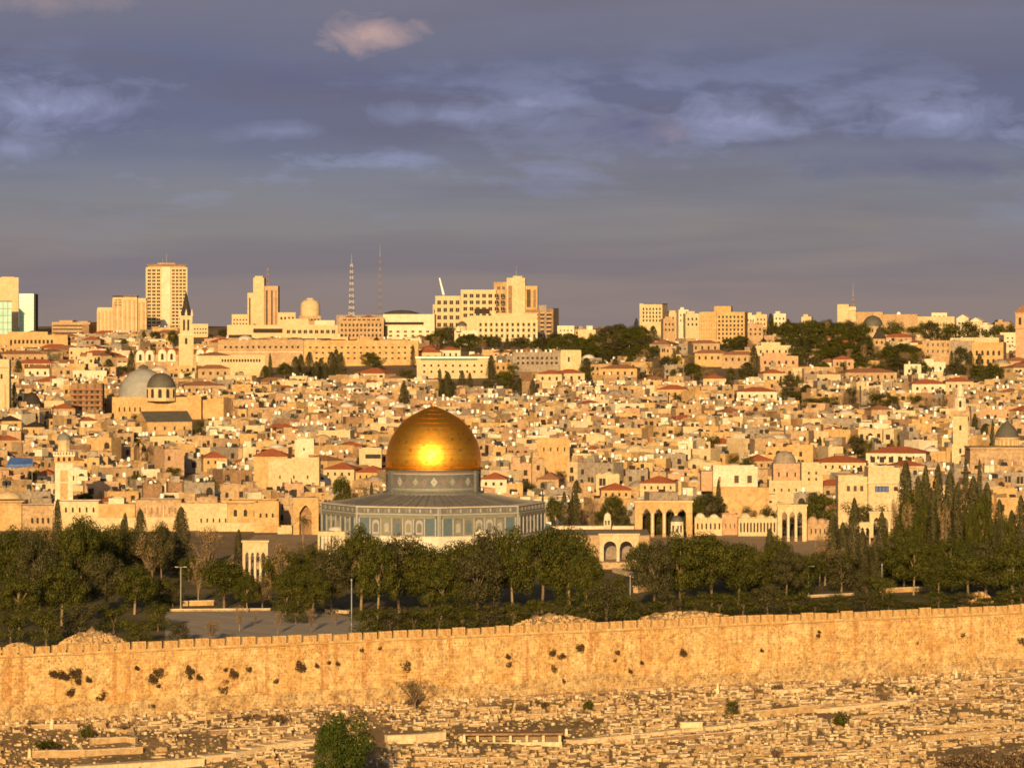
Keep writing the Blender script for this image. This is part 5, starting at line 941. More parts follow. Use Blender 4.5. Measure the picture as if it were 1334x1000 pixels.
def park():
    T = []
    extra = []; r = random.Random(17)
    for i in range(20): px = 4+i*11.4+r.uniform(-4, 4); extra.append((r.choice(('round', 'pine', 'round', 'dry')), px, 684+r.uniform(-8, 24), 752+r.uniform(-8, 8), r.uniform(36, 56)))
    for px, tp in ((352, 712), (364, 716), (402, 700), (418, 700), (246, 716), (300, 735), (335, 762), (400, 712), (268, 735), (374, 708), (388, 714), (408, 706), (380, 726), (355, 730), (422, 712)): extra.append((r.choice(('round', 'dry', 'round')), px, tp, 762+r.uniform(-8, 8), r.uniform(26, 40)))
    for i in range(22): px = 838+i*23+r.uniform(-8, 8); extra.append((r.choice(('round', 'pine', 'pine')), px, 696+r.uniform(0, 26), 765+r.uniform(-8, 8), r.uniform(44, 64)))
    for i in range(12): px = 1170+i*14+r.uniform(-6, 6); extra.append((r.choice(('cypress', 'pine', 'pine', 'dry')), px, 650+r.uniform(-24, 40), 748+r.uniform(-6, 10), r.uniform(20, 30)))
    for px, tp, bs, ww in ((312, 786, 822, 18), (333, 795, 812, 9), (405, 788, 824, 18), (362, 792, 826, 12), (437, 790, 815, 14)): tree('dry', px, tp, bs, ww)
    for px, tp in ((840, 664), (850, 662), (862, 663), (875, 662), (884, 664), (896, 664)): tree('round', px, tp, 695, 26, 1014)
    for (k, px, top, base, w_) in extra+[
        ('pine', 8, 690, 790, 62), ('pine', 52, 694, 800, 70), ('cypress', 75, 650, 760, 15), ('pine', 100, 668, 780, 62), ('round', 122, 674, 770, 50), ('round', 36, 676, 770, 46), ('round', 142, 672, 760, 44), ('cypress', 163, 668, 740, 12), ('cypress', 160, 676, 745, 13),
        ('cypress', 183, 663, 748, 20), ('cypress', 204, 690, 745, 18), ('cypress', 236, 660, 752, 34), ('dry', 270, 684, 762, 50), ('dry', 258, 725, 785, 30), ('cypress', 311, 689, 748, 11), ('pine', 292, 718, 792, 74), ('pine', 175, 728, 800, 66), ('pine', 140, 712, 800, 70), ('pine', 80, 735, 815, 80), ('round', 205, 738, 790, 50), ('pine', 25, 742, 820, 70), ('round', 225, 745, 790, 36), ('pine', 322, 745, 797, 40),
        ('round', 14, 785, 838, 52), ('round', 60, 786, 842, 52), ('round', 104, 780, 832, 56), ('round', 148, 776, 825, 50), ('round', 180, 792, 840, 46), ('round', 206, 780, 822, 40), ('round', 232, 803, 838, 38), ('dry', 275, 805, 836, 36),
        ('pine', 388, 722, 800, 62), ('round', 372, 745, 800, 44), ('pine', 432, 704, 800, 66), ('pine', 470, 686, 796, 70), ('round', 455, 684, 760, 50), ('palm', 395, 662, 720, 32), ('dry', 368, 700, 770, 40), ('dry', 342, 745, 795, 34), ('round', 385, 775, 812, 46), ('pine', 408, 735, 806, 50),
        ('pine', 520, 700, 798, 88), ('pine', 492, 700, 806, 64), ('pine', 560, 706, 800, 84), ('pine', 600, 712, 800, 80), ('pine', 644, 690, 796, 80), ('pine', 668, 696, 800, 70), ('pine', 706, 690, 800, 84), ('pine', 742, 694, 800, 80), ('pine', 622, 722, 806, 76), ('pine', 575, 735, 806, 70), ('pine', 765, 715, 808, 50),
        ('round', 478, 788, 830, 50), ('round', 508, 780, 826, 54), ('round', 540, 782, 824, 54), ('round', 572, 778, 824, 52), ('round', 603, 780, 822, 54), ('round', 636, 776, 820, 54), ('round', 668, 776, 818, 50), ('round', 700, 772, 812, 46), ('round', 735, 770, 808, 44), ('round', 790, 752, 812, 60), ('round', 814, 765, 812, 50), ('round', 770, 772, 812, 44), ('round', 806, 745, 796, 34),
        ('pine', 852, 698, 798, 62), ('pine', 886, 694, 794, 80), ('pine', 928, 692, 790, 80), ('pine', 962, 700, 788, 64), ('dry', 972, 708, 780, 36), ('round', 986, 700, 775, 40), ('cypress', 1003, 688, 765, 17), ('cypress', 988, 722, 775, 14), ('round', 872, 768, 806, 52), ('round', 905, 766, 804, 50), ('round', 938, 764, 802, 50), ('round', 968, 762, 800, 50),
        ('round', 1000, 758, 800, 50), ('round', 1030, 762, 800, 50), ('round', 1062, 768, 798, 48), ('round', 1092, 772, 798, 46), ('round', 1126, 768, 796, 48), ('round', 1158, 768, 796, 48), ('round', 1190, 772, 796, 46), ('round', 1222, 770, 794, 46), ('round', 1254, 768, 794, 48), ('round', 1286, 770, 792, 48), ('round', 1318, 768, 792, 48), ('round', 850, 774, 806, 46),
        ('pine', 1024, 706, 782, 50), ('round', 1042, 716, 778, 46), ('dry', 1068, 692, 762, 36), ('cypress', 1085, 668, 758, 20), ('cypress', 1113, 648, 752, 16), ('cypress', 1098, 680, 760, 18), ('dry', 1088, 706, 768, 40), ('cypress', 1124, 690, 765, 18), ('cypress', 1149, 666, 758, 17), ('cypress', 1140, 705, 768, 16), ('round', 1165, 690, 758, 56), ('pine', 1178, 686, 770, 60), ('round', 1130, 735, 782, 44), ('pine', 1190, 700, 775, 52), ('round', 1150, 742, 785, 40),
        ('pine', 1066, 640, 700, 56), ('round', 1118, 648, 700, 46), ('round', 1140, 652, 700, 44),
        ('cypress', 1180, 600, 730, 22), ('cypress', 1206, 606, 735, 17), ('cypress', 1222, 604, 738, 18), ('cypress', 1196, 620, 745, 20), ('cypress', 1238, 612, 745, 22), ('cypress', 1258, 597, 725, 11), ('cypress', 1276, 598, 720, 9), ('cypress', 1248, 628, 750, 20), ('cypress', 1268, 620, 745, 22), ('cypress', 1286, 628, 745, 20), ('cypress', 1302, 650, 745, 17), ('cypress', 1216, 640, 752, 24), ('cypress', 1232, 650, 755, 22),
        ('cypress', 1318, 664, 745, 16), ('round', 1296, 668, 745, 36), ('pine', 1188, 640, 745, 52), ('round', 1210, 655, 740, 46), ('pine', 1240, 690, 770, 70), ('pine', 1284, 700, 782, 76), ('pine', 1318, 704, 785, 60), ('pine', 1262, 712, 784, 66), ('pine', 1222, 716, 782, 56), ('cypress', 1306, 690, 770, 20), ('cypress', 1330, 645, 750, 18), ('round', 1330, 720, 785, 50)]:
        jit = random.Random(px*7+int(top)); tree(k, px, top-(7 if k == 'pine' and 450 < px < 760 else 0)+(jit.uniform(-5, 9) if w_ > 40 and top > 680 else 0), base, w_)
    # trees standing behind the shrine
    for (k, px, top, base, w_, Y) in [('pine', 446, 617, 668, 30, 1040), ('dry', 472, 624, 662, 26, 1042), ('cypress', 484, 628, 662, 10, 1044), ('pine', 722, 645, 690, 26, 1030), ('cypress', 735, 640, 690, 14, 1028), ('cypress', 750, 640, 690, 18, 1032), ('dry', 770, 644, 690, 26, 1036), ('cypress', 744, 650, 690, 16, 1040), ('pine', 800, 643, 690, 34, 1030), ('round', 812, 654, 690, 26, 1026), ('pine', 788, 660, 692, 30, 1034), ('dry', 758, 648, 690, 24, 1040), ('cypress', 707, 634, 690, 5, 1030),
        ('pine', 925, 640, 674, 52, 1030), ('pine', 908, 645, 676, 26, 1026), ('cypress', 936, 624, 668, 12, 1034), ('round', 1000, 656, 690, 34, 1030), ('round', 975, 655, 676, 26, 1030), ('round', 846, 664, 694, 34, 1022), ('pine', 868, 662, 694, 36, 1022), ('pine', 892, 662, 694, 28, 1022), ('round', 1032, 668, 700, 34, 1010)]:
        tree(k, px, top, base, w_, Y)
    q = random.Random(77)
    for i in range(190):
        px = (690 if i % 4 else 40)+q.random()*640; Yt = q.uniform(1950, 2780); H_ = q.uniform(7, 11); tp = proj(wx(px, Yt), Yt, ground(wx(px, Yt), Yt)+H_)[1]
        if any(a < px < b and tp < lw and Yt < y1 for a, b, c, y0, y1, lw in OCC): continue
        tree(q.choice(('pine', 'round', 'round', 'cypress', 'dry')), px, tp, None, q.uniform(16, 34)*(.5 if i % 3 == 0 else 1), Yt, group='trees between the hillside houses')
    for i in range(26):
        px = 985+i*13.6+q.uniform(-5, 5); Yt = q.uniform(2700, 2880); tp = q.uniform(413, 424); tree(q.choice(('pine', 'round', 'round')), px, tp, None, q.uniform(18, 34), Yt, group='trees between the hillside houses')
    # the old town and the slopes beyond
    for (k, px, top, Hm, w_) in [
        ('palm', 180, 565, 10, 34), ('round', 225, 604, 5, 26), ('dry', 190, 585, 6, 20), ('round', 178, 536, 7, 22), ('cypress', 583, 484, 14, 18), ('pine', 585, 494, 9, 22), ('cypress', 526, 498, 12, 15), ('cypress', 573, 480, 11, 8), ('cypress', 602, 482, 8, 10), ('cypress', 612, 485, 8, 8),
        ('cypress', 171, 456, 13, 11), ('round', 160, 473, 6, 16), ('pine', 225, 430, 11, 16), ('round', 196, 445, 6, 16), ('round', 244, 481, 6, 14), ('cypress', 24, 469, 11, 15), ('round', 260, 545, 6, 14), ('cypress', 352, 460, 16, 7),
        ('pine', 371, 472, 8, 22), ('cypress', 385, 464, 11, 15), ('cypress', 392, 461, 12, 13), ('cypress', 403, 458, 12, 14), ('cypress', 418, 466, 10, 13), ('cypress', 424, 472, 10, 12), ('cypress', 432, 458, 13, 16), ('cypress', 444, 459, 13, 14), ('cypress', 438, 454, 12, 12), ('cypress', 412, 470, 9, 12), ('pine', 483, 458, 10, 26), ('round', 492, 464, 9, 22), ('round', 530, 479, 6, 24), ('cypress', 538, 449, 12, 7),
        ('pine', 572, 428, 11, 22), ('pine', 584, 424, 12, 22), ('pine', 562, 434, 9, 18), ('pine', 610, 434, 10, 30), ('pine', 630, 437, 9, 26), ('round', 642, 434, 9, 24), ('pine', 600, 440, 8, 20), ('pine', 678, 438, 9, 28), ('pine', 704, 439, 8, 26), ('round', 720, 436, 9, 22), ('cypress', 640, 462, 12, 13), ('round', 655, 478, 9, 24), ('round', 662, 486, 8, 26), ('round', 636, 492, 6, 18), ('round', 668, 470, 8, 18),
        ('pine', 724, 432, 11, 22), ('pine', 742, 433, 11, 26), ('pine', 758, 438, 10, 26), ('pine', 776, 436, 11, 28), ('pine', 792, 424, 14, 32), ('pine', 806, 421, 15, 34), ('pine', 820, 428, 13, 30), ('pine', 836, 424, 13, 24), ('pine', 830, 440, 10, 30), ('cypress', 829, 414, 14, 8), ('round', 848, 446, 9, 26), ('pine', 768, 446, 9, 34), ('pine', 800, 444, 10, 40), ('dry', 866, 462, 7, 30), ('dry', 850, 470, 7, 26), ('round', 764, 476, 7, 20), ('cypress', 694, 494, 9, 12), ('cypress', 677, 492, 8, 14), ('dry', 858, 477, 8, 26),
        ('cypress', 905, 426, 10, 9), ('pine', 903, 472, 8, 26), ('round', 912, 474, 8, 16), ('round', 884, 510, 6, 22), ('pine', 950, 440, 9, 22), ('pine', 966, 436, 9, 20), ('cypress', 982, 450, 15, 15), ('round', 972, 476, 8, 22), ('round', 952, 476, 7, 14), ('pine', 1028, 486, 8, 18), ('round', 1026, 504, 7, 30), ('round', 1040, 506, 6, 24), ('pine', 980, 420, 8, 26), ('cypress', 1004, 408, 14, 10),
        ('pine', 1012, 414, 12, 24), ('pine', 1028, 418, 12, 28), ('pine', 1044, 420, 12, 28), ('pine', 1060, 416, 13, 30), ('pine', 1078, 416, 14, 30), ('pine', 1092, 420, 13, 28), ('pine', 1036, 434, 10, 34), ('pine', 1062, 436, 11, 34), ('pine', 1088, 440, 11, 34), ('pine', 1048, 450, 9, 30), ('pine', 1112, 428, 12, 30), ('pine', 1076, 452, 9, 30), ('pine', 1104, 446, 10, 34), ('pine', 1124, 446, 10, 30), ('pine', 1118, 462, 9, 32), ('round', 1140, 470, 8, 28), ('pine', 1160, 450, 10, 30), ('pine', 1176, 446, 10, 32), ('pine', 1190, 450, 10, 28), ('pine', 1170, 464, 9, 34), ('pine', 1180, 418, 9, 28), ('pine', 1192, 422, 8, 22), ('pine', 1212, 422, 7, 18), ('dry', 1182, 458, 8, 24), ('cypress', 1206, 448, 10, 11), ('round', 1225, 452, 8, 20), ('cypress', 1238, 448, 11, 13), ('pine', 1252, 450, 12, 20), ('cypress', 1262, 462, 10, 12), ('cypress', 1276, 460, 11, 12), ('cypress', 1290, 472, 9, 14), ('pine', 1268, 474, 9, 30), ('pine', 1296, 474, 9, 28), ('pine', 1246, 470, 9, 24), ('pine', 1256, 420, 7, 26), ('round', 1287, 424, 6, 16), ('pine', 1300, 416, 8, 14), ('cypress', 1316, 418, 9, 8), ('pine', 1202, 470, 8, 18),
        ('round', 1108, 500, 8, 18), ('round', 1142, 506, 8, 34), ('dry', 1140, 500, 9, 24), ('round', 1190, 512, 7, 26), ('dry', 1228, 512, 7, 30), ('round', 1164, 510, 6, 20), ('round', 1060, 514, 6, 34), ('round', 1082, 514, 6, 30), ('dry', 1100, 512, 7, 24), ('dry', 1210, 516, 7, 24), ('pine', 1115, 566, 8, 26), ('pine', 1174, 562, 8, 20), ('cypress', 1068, 568, 8, 8), ('round', 956, 590, 5, 18), ('cypress', 1270, 538, 9, 10), ('cypress', 1293, 546, 14, 7), ('round', 1148, 600, 4, 18), ('round', 108, 640, 6, 20), ('pine', 112, 640, 5, 18), ('dry', 60, 452, 8, 24), ('dry', 75, 458, 7, 20), ('cypress', 140, 452, 9, 9), ('round', 232, 545, 4, 12), ('round', 850, 560, 4, 16), ('round', 730, 610, 4, 14), ('dry', 305, 655, 5, 16), ('cypress', 18, 500, 12, 12), ('round', 54, 428, 8, 14), ('pine', 290, 428, 7, 14)]:
        w_ = w_*1.12; Y = ysolve(px, top, Hm)
        if k == 'pine' and px > 560:
            for sg in (-1, 1): q = random.Random(px*3+sg); tree(q.choice(('pine', 'round', 'round', 'cypress', 'dry')), px+sg*w_*.55, top+q.uniform(0, 10), None, w_*q.uniform(.3, .65), Y-q.uniform(4, 60), group='trees between the hillside houses')
        tree(k, px, top, None, w_, Y, group='trees between the hillside houses')
        p = w_/2
        base = proj(wx(px, Y), Y, ground(wx(px, Y), Y))[1]; OCC.append((px-p*.8, px+p*.8, top, Y-10, Y+8, top+(base-top)*.75))
# ------------------------------------------------------------------ the city wall
from mathutils import noise as mn
WDIR = math.atan(.5414); WO = (-84.3, 670.0)
def wall_point(px, py):
    a = (px-CX)/F; y = 715.64/(1-.5414*a); return a*y, y, wz(py, y)
def to_u(px): x, y, _ = wall_point(px, 800); return (x-WO[0])/math.cos(WDIR)
material('wall_masonry', (.72,.50,.23), (.60,.335,.11), scale=.16, rough=.92, bump=.22, bscale=1.1, brick=(1.05, .52, .03, .5), fine=(.8, .65, (.38,.20,.075)), streak=((.9,.9,.035), .85, (.44,.20,.06)), speck=(2.6, .95, (.20,.11,.05), .8))
material('wall_rubble', (.64,.45,.22), (.50,.29,.11), scale=.3, rough=.95, bump=.4, bscale=1.3, brick=(.8, .45, .05, .3), fine=(.9, .8, (.26,.15,.07)), speck=(2.0, 1.0, (.14,.08,.035), 1))
def city_wall():
    o = thing('city_wall', 'long battlemented honey-coloured stone wall crossing the whole picture', 'wall', (WO[0], WO[1], 31.5), WDIR)
    top = 42.75-31.5; u0, u1 = -40, 256; seams = [(-99, 0), (to_u(116), .0), (to_u(208), .06), (to_u(458), .12), (to_u(575), .06), (to_u(755), .12), (to_u(800), .04), (to_u(930), .10), (to_u(1190), .18), (to_u(1290), .1)]
    us = []; u = u0
    while u < u1: us.append(u); u += .6
    for s_, _ in seams[1:]: us += [s_, s_+.05]
    us.sort(); zs = [-1.5+i*.55 for i in range(int((top+1.5)/.55))]+[top]; mb = MB(); nz = len(zs)
    for u in us:
        off = [b for a, b in seams if a <= u+1e-6][-1]
        for z in zs:
            rough = 1 if z < top*.42 else .35
            d = .6*rough*(mn.noise(Vector((u*.55, z*.7, 3)))+.5*mn.noise(Vector((u*1.3, z*1.5, 8))))+.25*mn.noise(Vector((u*.05, z*.1, 1)))
            if z > top-.3: d *= .3
            mb.v.append((u, -off-d-.25-(.05*(top-z)), z))
    for i in range(len(us)-1):
        for j in range(nz-1):
            a = i*nz+j; m_ = 1 if zs[j] < top*(.22+.2*mn.noise(Vector((us[i]*.04, 2, 2)))+(.14 if 430 < us[i] < 560 else 0)) else 0
            mb.f.append((a, a+nz, a+nz+1, a+1)); mb.m.append(m_); mb.sm.append(True)
    mb.box(u0, u1, .05, 1.9, -1.5, top, 0)
    for i in range(len(us)-1):
        a = mb.v[i*nz+nz-1]; b = mb.v[(i+1)*nz+nz-1]; mb.quad([a, b, (b[0], .06, top), (a[0], .06, top)], 0)
    body = mb.build('wall', [M['wall_masonry'], M['wall_rubble']], o)
    mes = []
    for k in range(4):
        r = random.Random(k); m_ = MB(); h = 1.24+r.uniform(-.1, .08); w_ = 2.28+r.uniform(-.12, .1); n = 5
        w_ += .02; m_.box(-w_/2, w_/2, -.32, .35, .003, h*.86, 0); m_.box(-w_/2+.03, w_/2-.03, -.30, .33, h*.86+.002, h, 0); mes.append(m_.mesh('merlon', [M['wall_masonry']]))
    u = u0+1.4; r = random.Random(3); n = 0
    while u < u1-1 and n < 99:
        off = [b for a, b in seams if a <= u][-1]
        put(mes[r.randrange(4)], 'merlon', o, (u, -off+.05, top), 0, (1, 1, r.uniform(.9, 1.08))); u += 2.88; n += 1
    mb = MB(); zz = top-.45
    for (a, oa), (b, _) in zip(seams, seams[1:]+[(u1, 0)]): mb.box(max(a, u0)+.05, b-.02, -oa-.62, -oa-.1, zz, zz+.16)
    mb.build('string_course', M['stone_honey'], o)
    for px, py, r_ in ((68, 878, 5), (76, 877, 6), (84, 880, 5), (98, 879, 8), (101, 888, 4), (114, 884, 4), (91, 900, 6), (130, 905, 7), (177, 869, 3), (198, 883, 6), (206, 877, 7), (205, 892, 3), (246, 872, 6), (246, 881, 3), (258, 881, 4), (293, 890, 5), (290, 899, 7), (292, 871, 3), (303, 876, 6), (323, 872, 4), (197, 922, 5), (390, 867, 7), (411, 866, 3), (427, 862, 2.5), (438, 863, 3), (358, 886, 4), (527, 869, 8.5), (470, 847, 3), (493, 843, 3), (660, 854, 3.5), (661, 864, 4.5), (718, 849, 5), (728, 856, 4), (732, 853, 3.5), (755, 845, 6), (720, 870, 5), (803, 850, 3.5), (799, 859, 3), (819, 873, 3), (834, 862, 2.5), (888, 849, 5), (801, 885, 2.5), (732, 886, 3), (1252, 826, 3.5), (1192, 836, 3), (1192, 858, 3.5), (1328, 835, 5), (1334, 838, 5), (1064, 828, 3), (990, 846, 2.5), (288, 922, 2.5), (1065, 822, 2)):
        x, y, z = wall_point(px, py); 
        if ('caper', 0) not in TREE:
            for v in range(3): m_, d_, mm = crown_pts('caper', v*9); TREE[('caper', v)] = m_.mesh('foliage', [M[q] for q in mm])
        v = int(px) % 3; k = y/F; s_ = r_*k*1.0; q = put(TREE[('caper', v)], 'wall_shrub', None, (x+.2, y-.45, z), WDIR, (s_*1.75, 1.1, s_*1.75)); tag(q, '', 'shrub', 'dark shrubs rooted in the city wall')
        rep(q, 'small dark shrub rooted in the city wall' if r_ < 5 else 'large dark shrub rooted in the city wall', 'shrub', px, py)
    for px, ph in ((255, 'stretch of wall under the paved court'), (575, 'middle of the city wall'), (100, 'left part of the city wall'), (800, 'dark seam in the city wall'), (1192, 'seam in the right part of the city wall')): mark(px, 875 if px < 700 else 850, ph)
city_wall()

# ------------------------------------------------------------------ between the wall and the shrine
def at_ground(px, py):
    lo, hi = 700.0, 1000.0
    for _ in range(40):
        m = (lo+hi)/2
        if proj(wx(px, m), m, ground(wx(px, m), m))[1] > py: lo = m
        else: hi = m
    return wx(px, lo), lo, ground(wx(px, lo), lo)
def esplanade():
    mb = MB(); pts = [at_ground(*p) for p in ((215, 797), (330, 795), (420, 796), (470, 806), (500, 822), (478, 832), (300, 846), (215, 850))]
    pts = [(x, y, z+.03) for x, y, z in pts]; 
    for i in range(1, len(pts)-1): mb.quad([pts[0], pts[i], pts[i+1]], 0)
    material('grey_paving', (.33,.265,.20), (.40,.32,.25), scale=.2, rough=.85, brick=(1.6, 1.6, .05, .35)); tag(mb.build('pavement', M['grey_paving']), kind='structure')
    def lowwall(name, label, cat, p, q, h, t, mat):
        a, b = at_ground(*p), at_ground(*q); d = math.atan2(b[1]-a[1], b[0]-a[0]); ln = math.hypot(b[0]-a[0], b[1]-a[1]); o = thing(name, label, cat, a, d)
        mb = MB(); mb.box(0, ln, -t/2, t/2, -1, h); mb.build('wall', M[mat], o); mb = MB(); mb.box(-.1, ln+.1, -t/2-.1, t/2+.1, h+.003, h+.15); mb.build('coping', M['stone_white' if mat != 'stone_white' else 'stone_cream'], o)
    lowwall('low_wall', 'sunlit yellow low wall under the cypress at the back of the paved court', 'wall', (238, 789), (278, 788), .9, .6, 'stone_honey'); lowwall('kerb_wall', 'thin pale kerb wall along the back of the paved court', 'wall', (222, 796), (352, 795), .35, .5, 'stone_tan')
    lowwall('low_wall', 'short pale bench-like wall by the trees at the right of the paved court', 'wall', (425, 797), (453, 799), .45, .7, 'stone_cream'); lowwall('low_wall', 'long low tan wall under the right-hand pines', 'wall', (1130, 773), (1218, 769), .9, .6, 'stone_honey'); lowwall('low_wall', 'pale low wall piece between pines right of the two-arch arcade', 'wall', (828, 772), (860, 766), 1.3, 1, 'stone_honey')
    lowwall('kerb_wall', 'thin pale wall edge left of the long low tan wall', 'wall', (1056, 778), (1112, 775), .4, .5, 'stone_tan'); lowwall('stair_wall', 'slanting pale wall beside the two-arch arcade', 'wall', (800, 745), (826, 752), .8, .8, 'stone_cream')
    def lamp(px, top, base, label, arms=1):
        x, y, z = at_ground(px, base); H = wz(top, y)-z; o = thing('street_lamp', label, 'lamp', (x, y, z)); mb = MB(); mb.tube((0, 0, 0), (0, 0, H), .14, .09, 8); mb.lathe([(.3, 0), (.28, .4), (.14, .5)], 8, 0); mb.build('pole', M['metal_grey'], o)
        for s_ in (-1, 1):
            if not arms: continue
            mb = MB(); mb.tube((0, 0, H-.1), (s_*.75, 0, H), .05, .05, 5); mb.build('arm', M['metal_grey'], o); mb = MB(); mb.box(-.3, .3, -.16, .16, -.08, .06); mb.build('lamp_head', M['metal_grey'], o, (s_*.85, 0, H))
        if not arms: mb = MB(); mb.lathe([(.1, 0), (.2, .15), (.16, .4), (.02, .5)], 8, 0); mb.build('lamp_head', M['metal_grey'], o, (0, 0, H))
    lamp(235.5, 738, 794, 'grey lamp post in front of the large cypress behind the paved court'); lamp(1053.5, 737, 777, 'two-headed lamp post above the right part of the city wall'); lamp(1320, 742, 785, 'two-headed lamp post near the right edge'); lamp(821, 752, 806, 'plain slim lamp post right of the two-arch arcade', 0); lamp(458, 757, 828, 'dark slim pole rising at the right corner of the paved court', 0); lamp(1149, 737, 780, 'slim lamp post behind the right-hand olive hedge', 0)
    mark(235, 765, 'lamp post behind the paved court'); mark(1053, 755, 'two-headed lamp post'); mark(1320, 760, 'lamp post near the right edge'); mark(458, 800, 'dark slim pole'); mark(821, 780, 'plain slim lamp post')
    # mounds of excavated earth and stone behind the wall
    material('mound_earth', (.34,.21,.10), (.24,.15,.07), scale=.6, rough=.95, bump=.25, bscale=1.5, fine=(1.6, .5, (.44,.30,.16)))
    for p0, p1, top, base, lab in ((70, 168, 818, 846, 'pale rubble mound behind the left part of the wall'), (0, 40, 835, 850, 'low brown earth bank at the left end of the wall'), (662, 792, 797, 822, 'rounded earth mound behind the middle of the wall'), (826, 972, 793, 812, 'long ridge of brown earth behind the wall'), (1262, 1296, 768, 786, 'yellow rock heap among the right-hand trees')):
        a, b = at_ground(p0, base), at_ground(p1, base); cx_, cy_ = (a[0]+b[0])/2, (a[1]+b[1])/2+4; rx = (b[0]-a[0])/2; h = (wz(top, cy_)-ground(cx_, cy_))*.82; o = MB(); NX, NY = 34, 14; sd_ = p0
        for j in range(NY+1):
            for i in range(NX+1):
                u, v = i/NX*2-1, j/NY*2-1; d = max(0, 1-u*u)**.8*max(0, 1-v*v); hh = h*d*(1+.6*mn.noise(Vector((u*4, v*4, sd_)))+.35*mn.noise(Vector((u*11, v*11, sd_))))
                o.v.append((u*rx, v*5, hh-.15))
        for j in range(NY):
            for i in range(NX): q = j*(NX+1)+i; o.f.append((q, q+1, q+NX+2, q+NX+1)); o.m.append(0); o.sm.append(True)
        r = random.Random(p0)
        for _ in range(320):
            u, v = r.uniform(-.9, .9), r.uniform(-.9, .4); d = max(0, 1-u*u)**.8*max(0, 1-v*v); s_ = r.uniform(.08, .26); x, y, z = u*rx, v*5, h*d*.95; o.box(x-s_, x+s_, y-s_*.7, y+s_*.7, z-.3, z+s_*.7, 1)
        m_ = o.build('rubble_mound', [M['mound_earth'], M['stone_honey']], None, (cx_, cy_, ground(cx_, cy_))); tag(m_, lab, 'mound', 'mounds of earth and rubble')
esplanade()
def lawn():
    mb = MB(); xs = [-240+i*6 for i in range(86)]; n = len(xs); dys = [2.2, 20, 45, 70, 95, 120, 145, 170, 200, 230]
    for dy in dys:
        for x in xs: y = min(ywall(x)+dy, 903); mb.v.append((x, y, ground(x, y)+.012))
    for j in range(len(dys)-1):
        for i in range(n-1): a = j*n+i; mb.f.append((a, a+1, a+n+1, a+n)); mb.m.append(0); mb.sm.append(True)
    material('lawn', (.085,.07,.022), (.19,.13,.06), scale=.09, rough=.95, bump=.1, bscale=1.2, fine=(1.0, .5, (.03,.03,.012))); tag(mb.build('lawn', M['lawn']), kind='structure')
lawn()

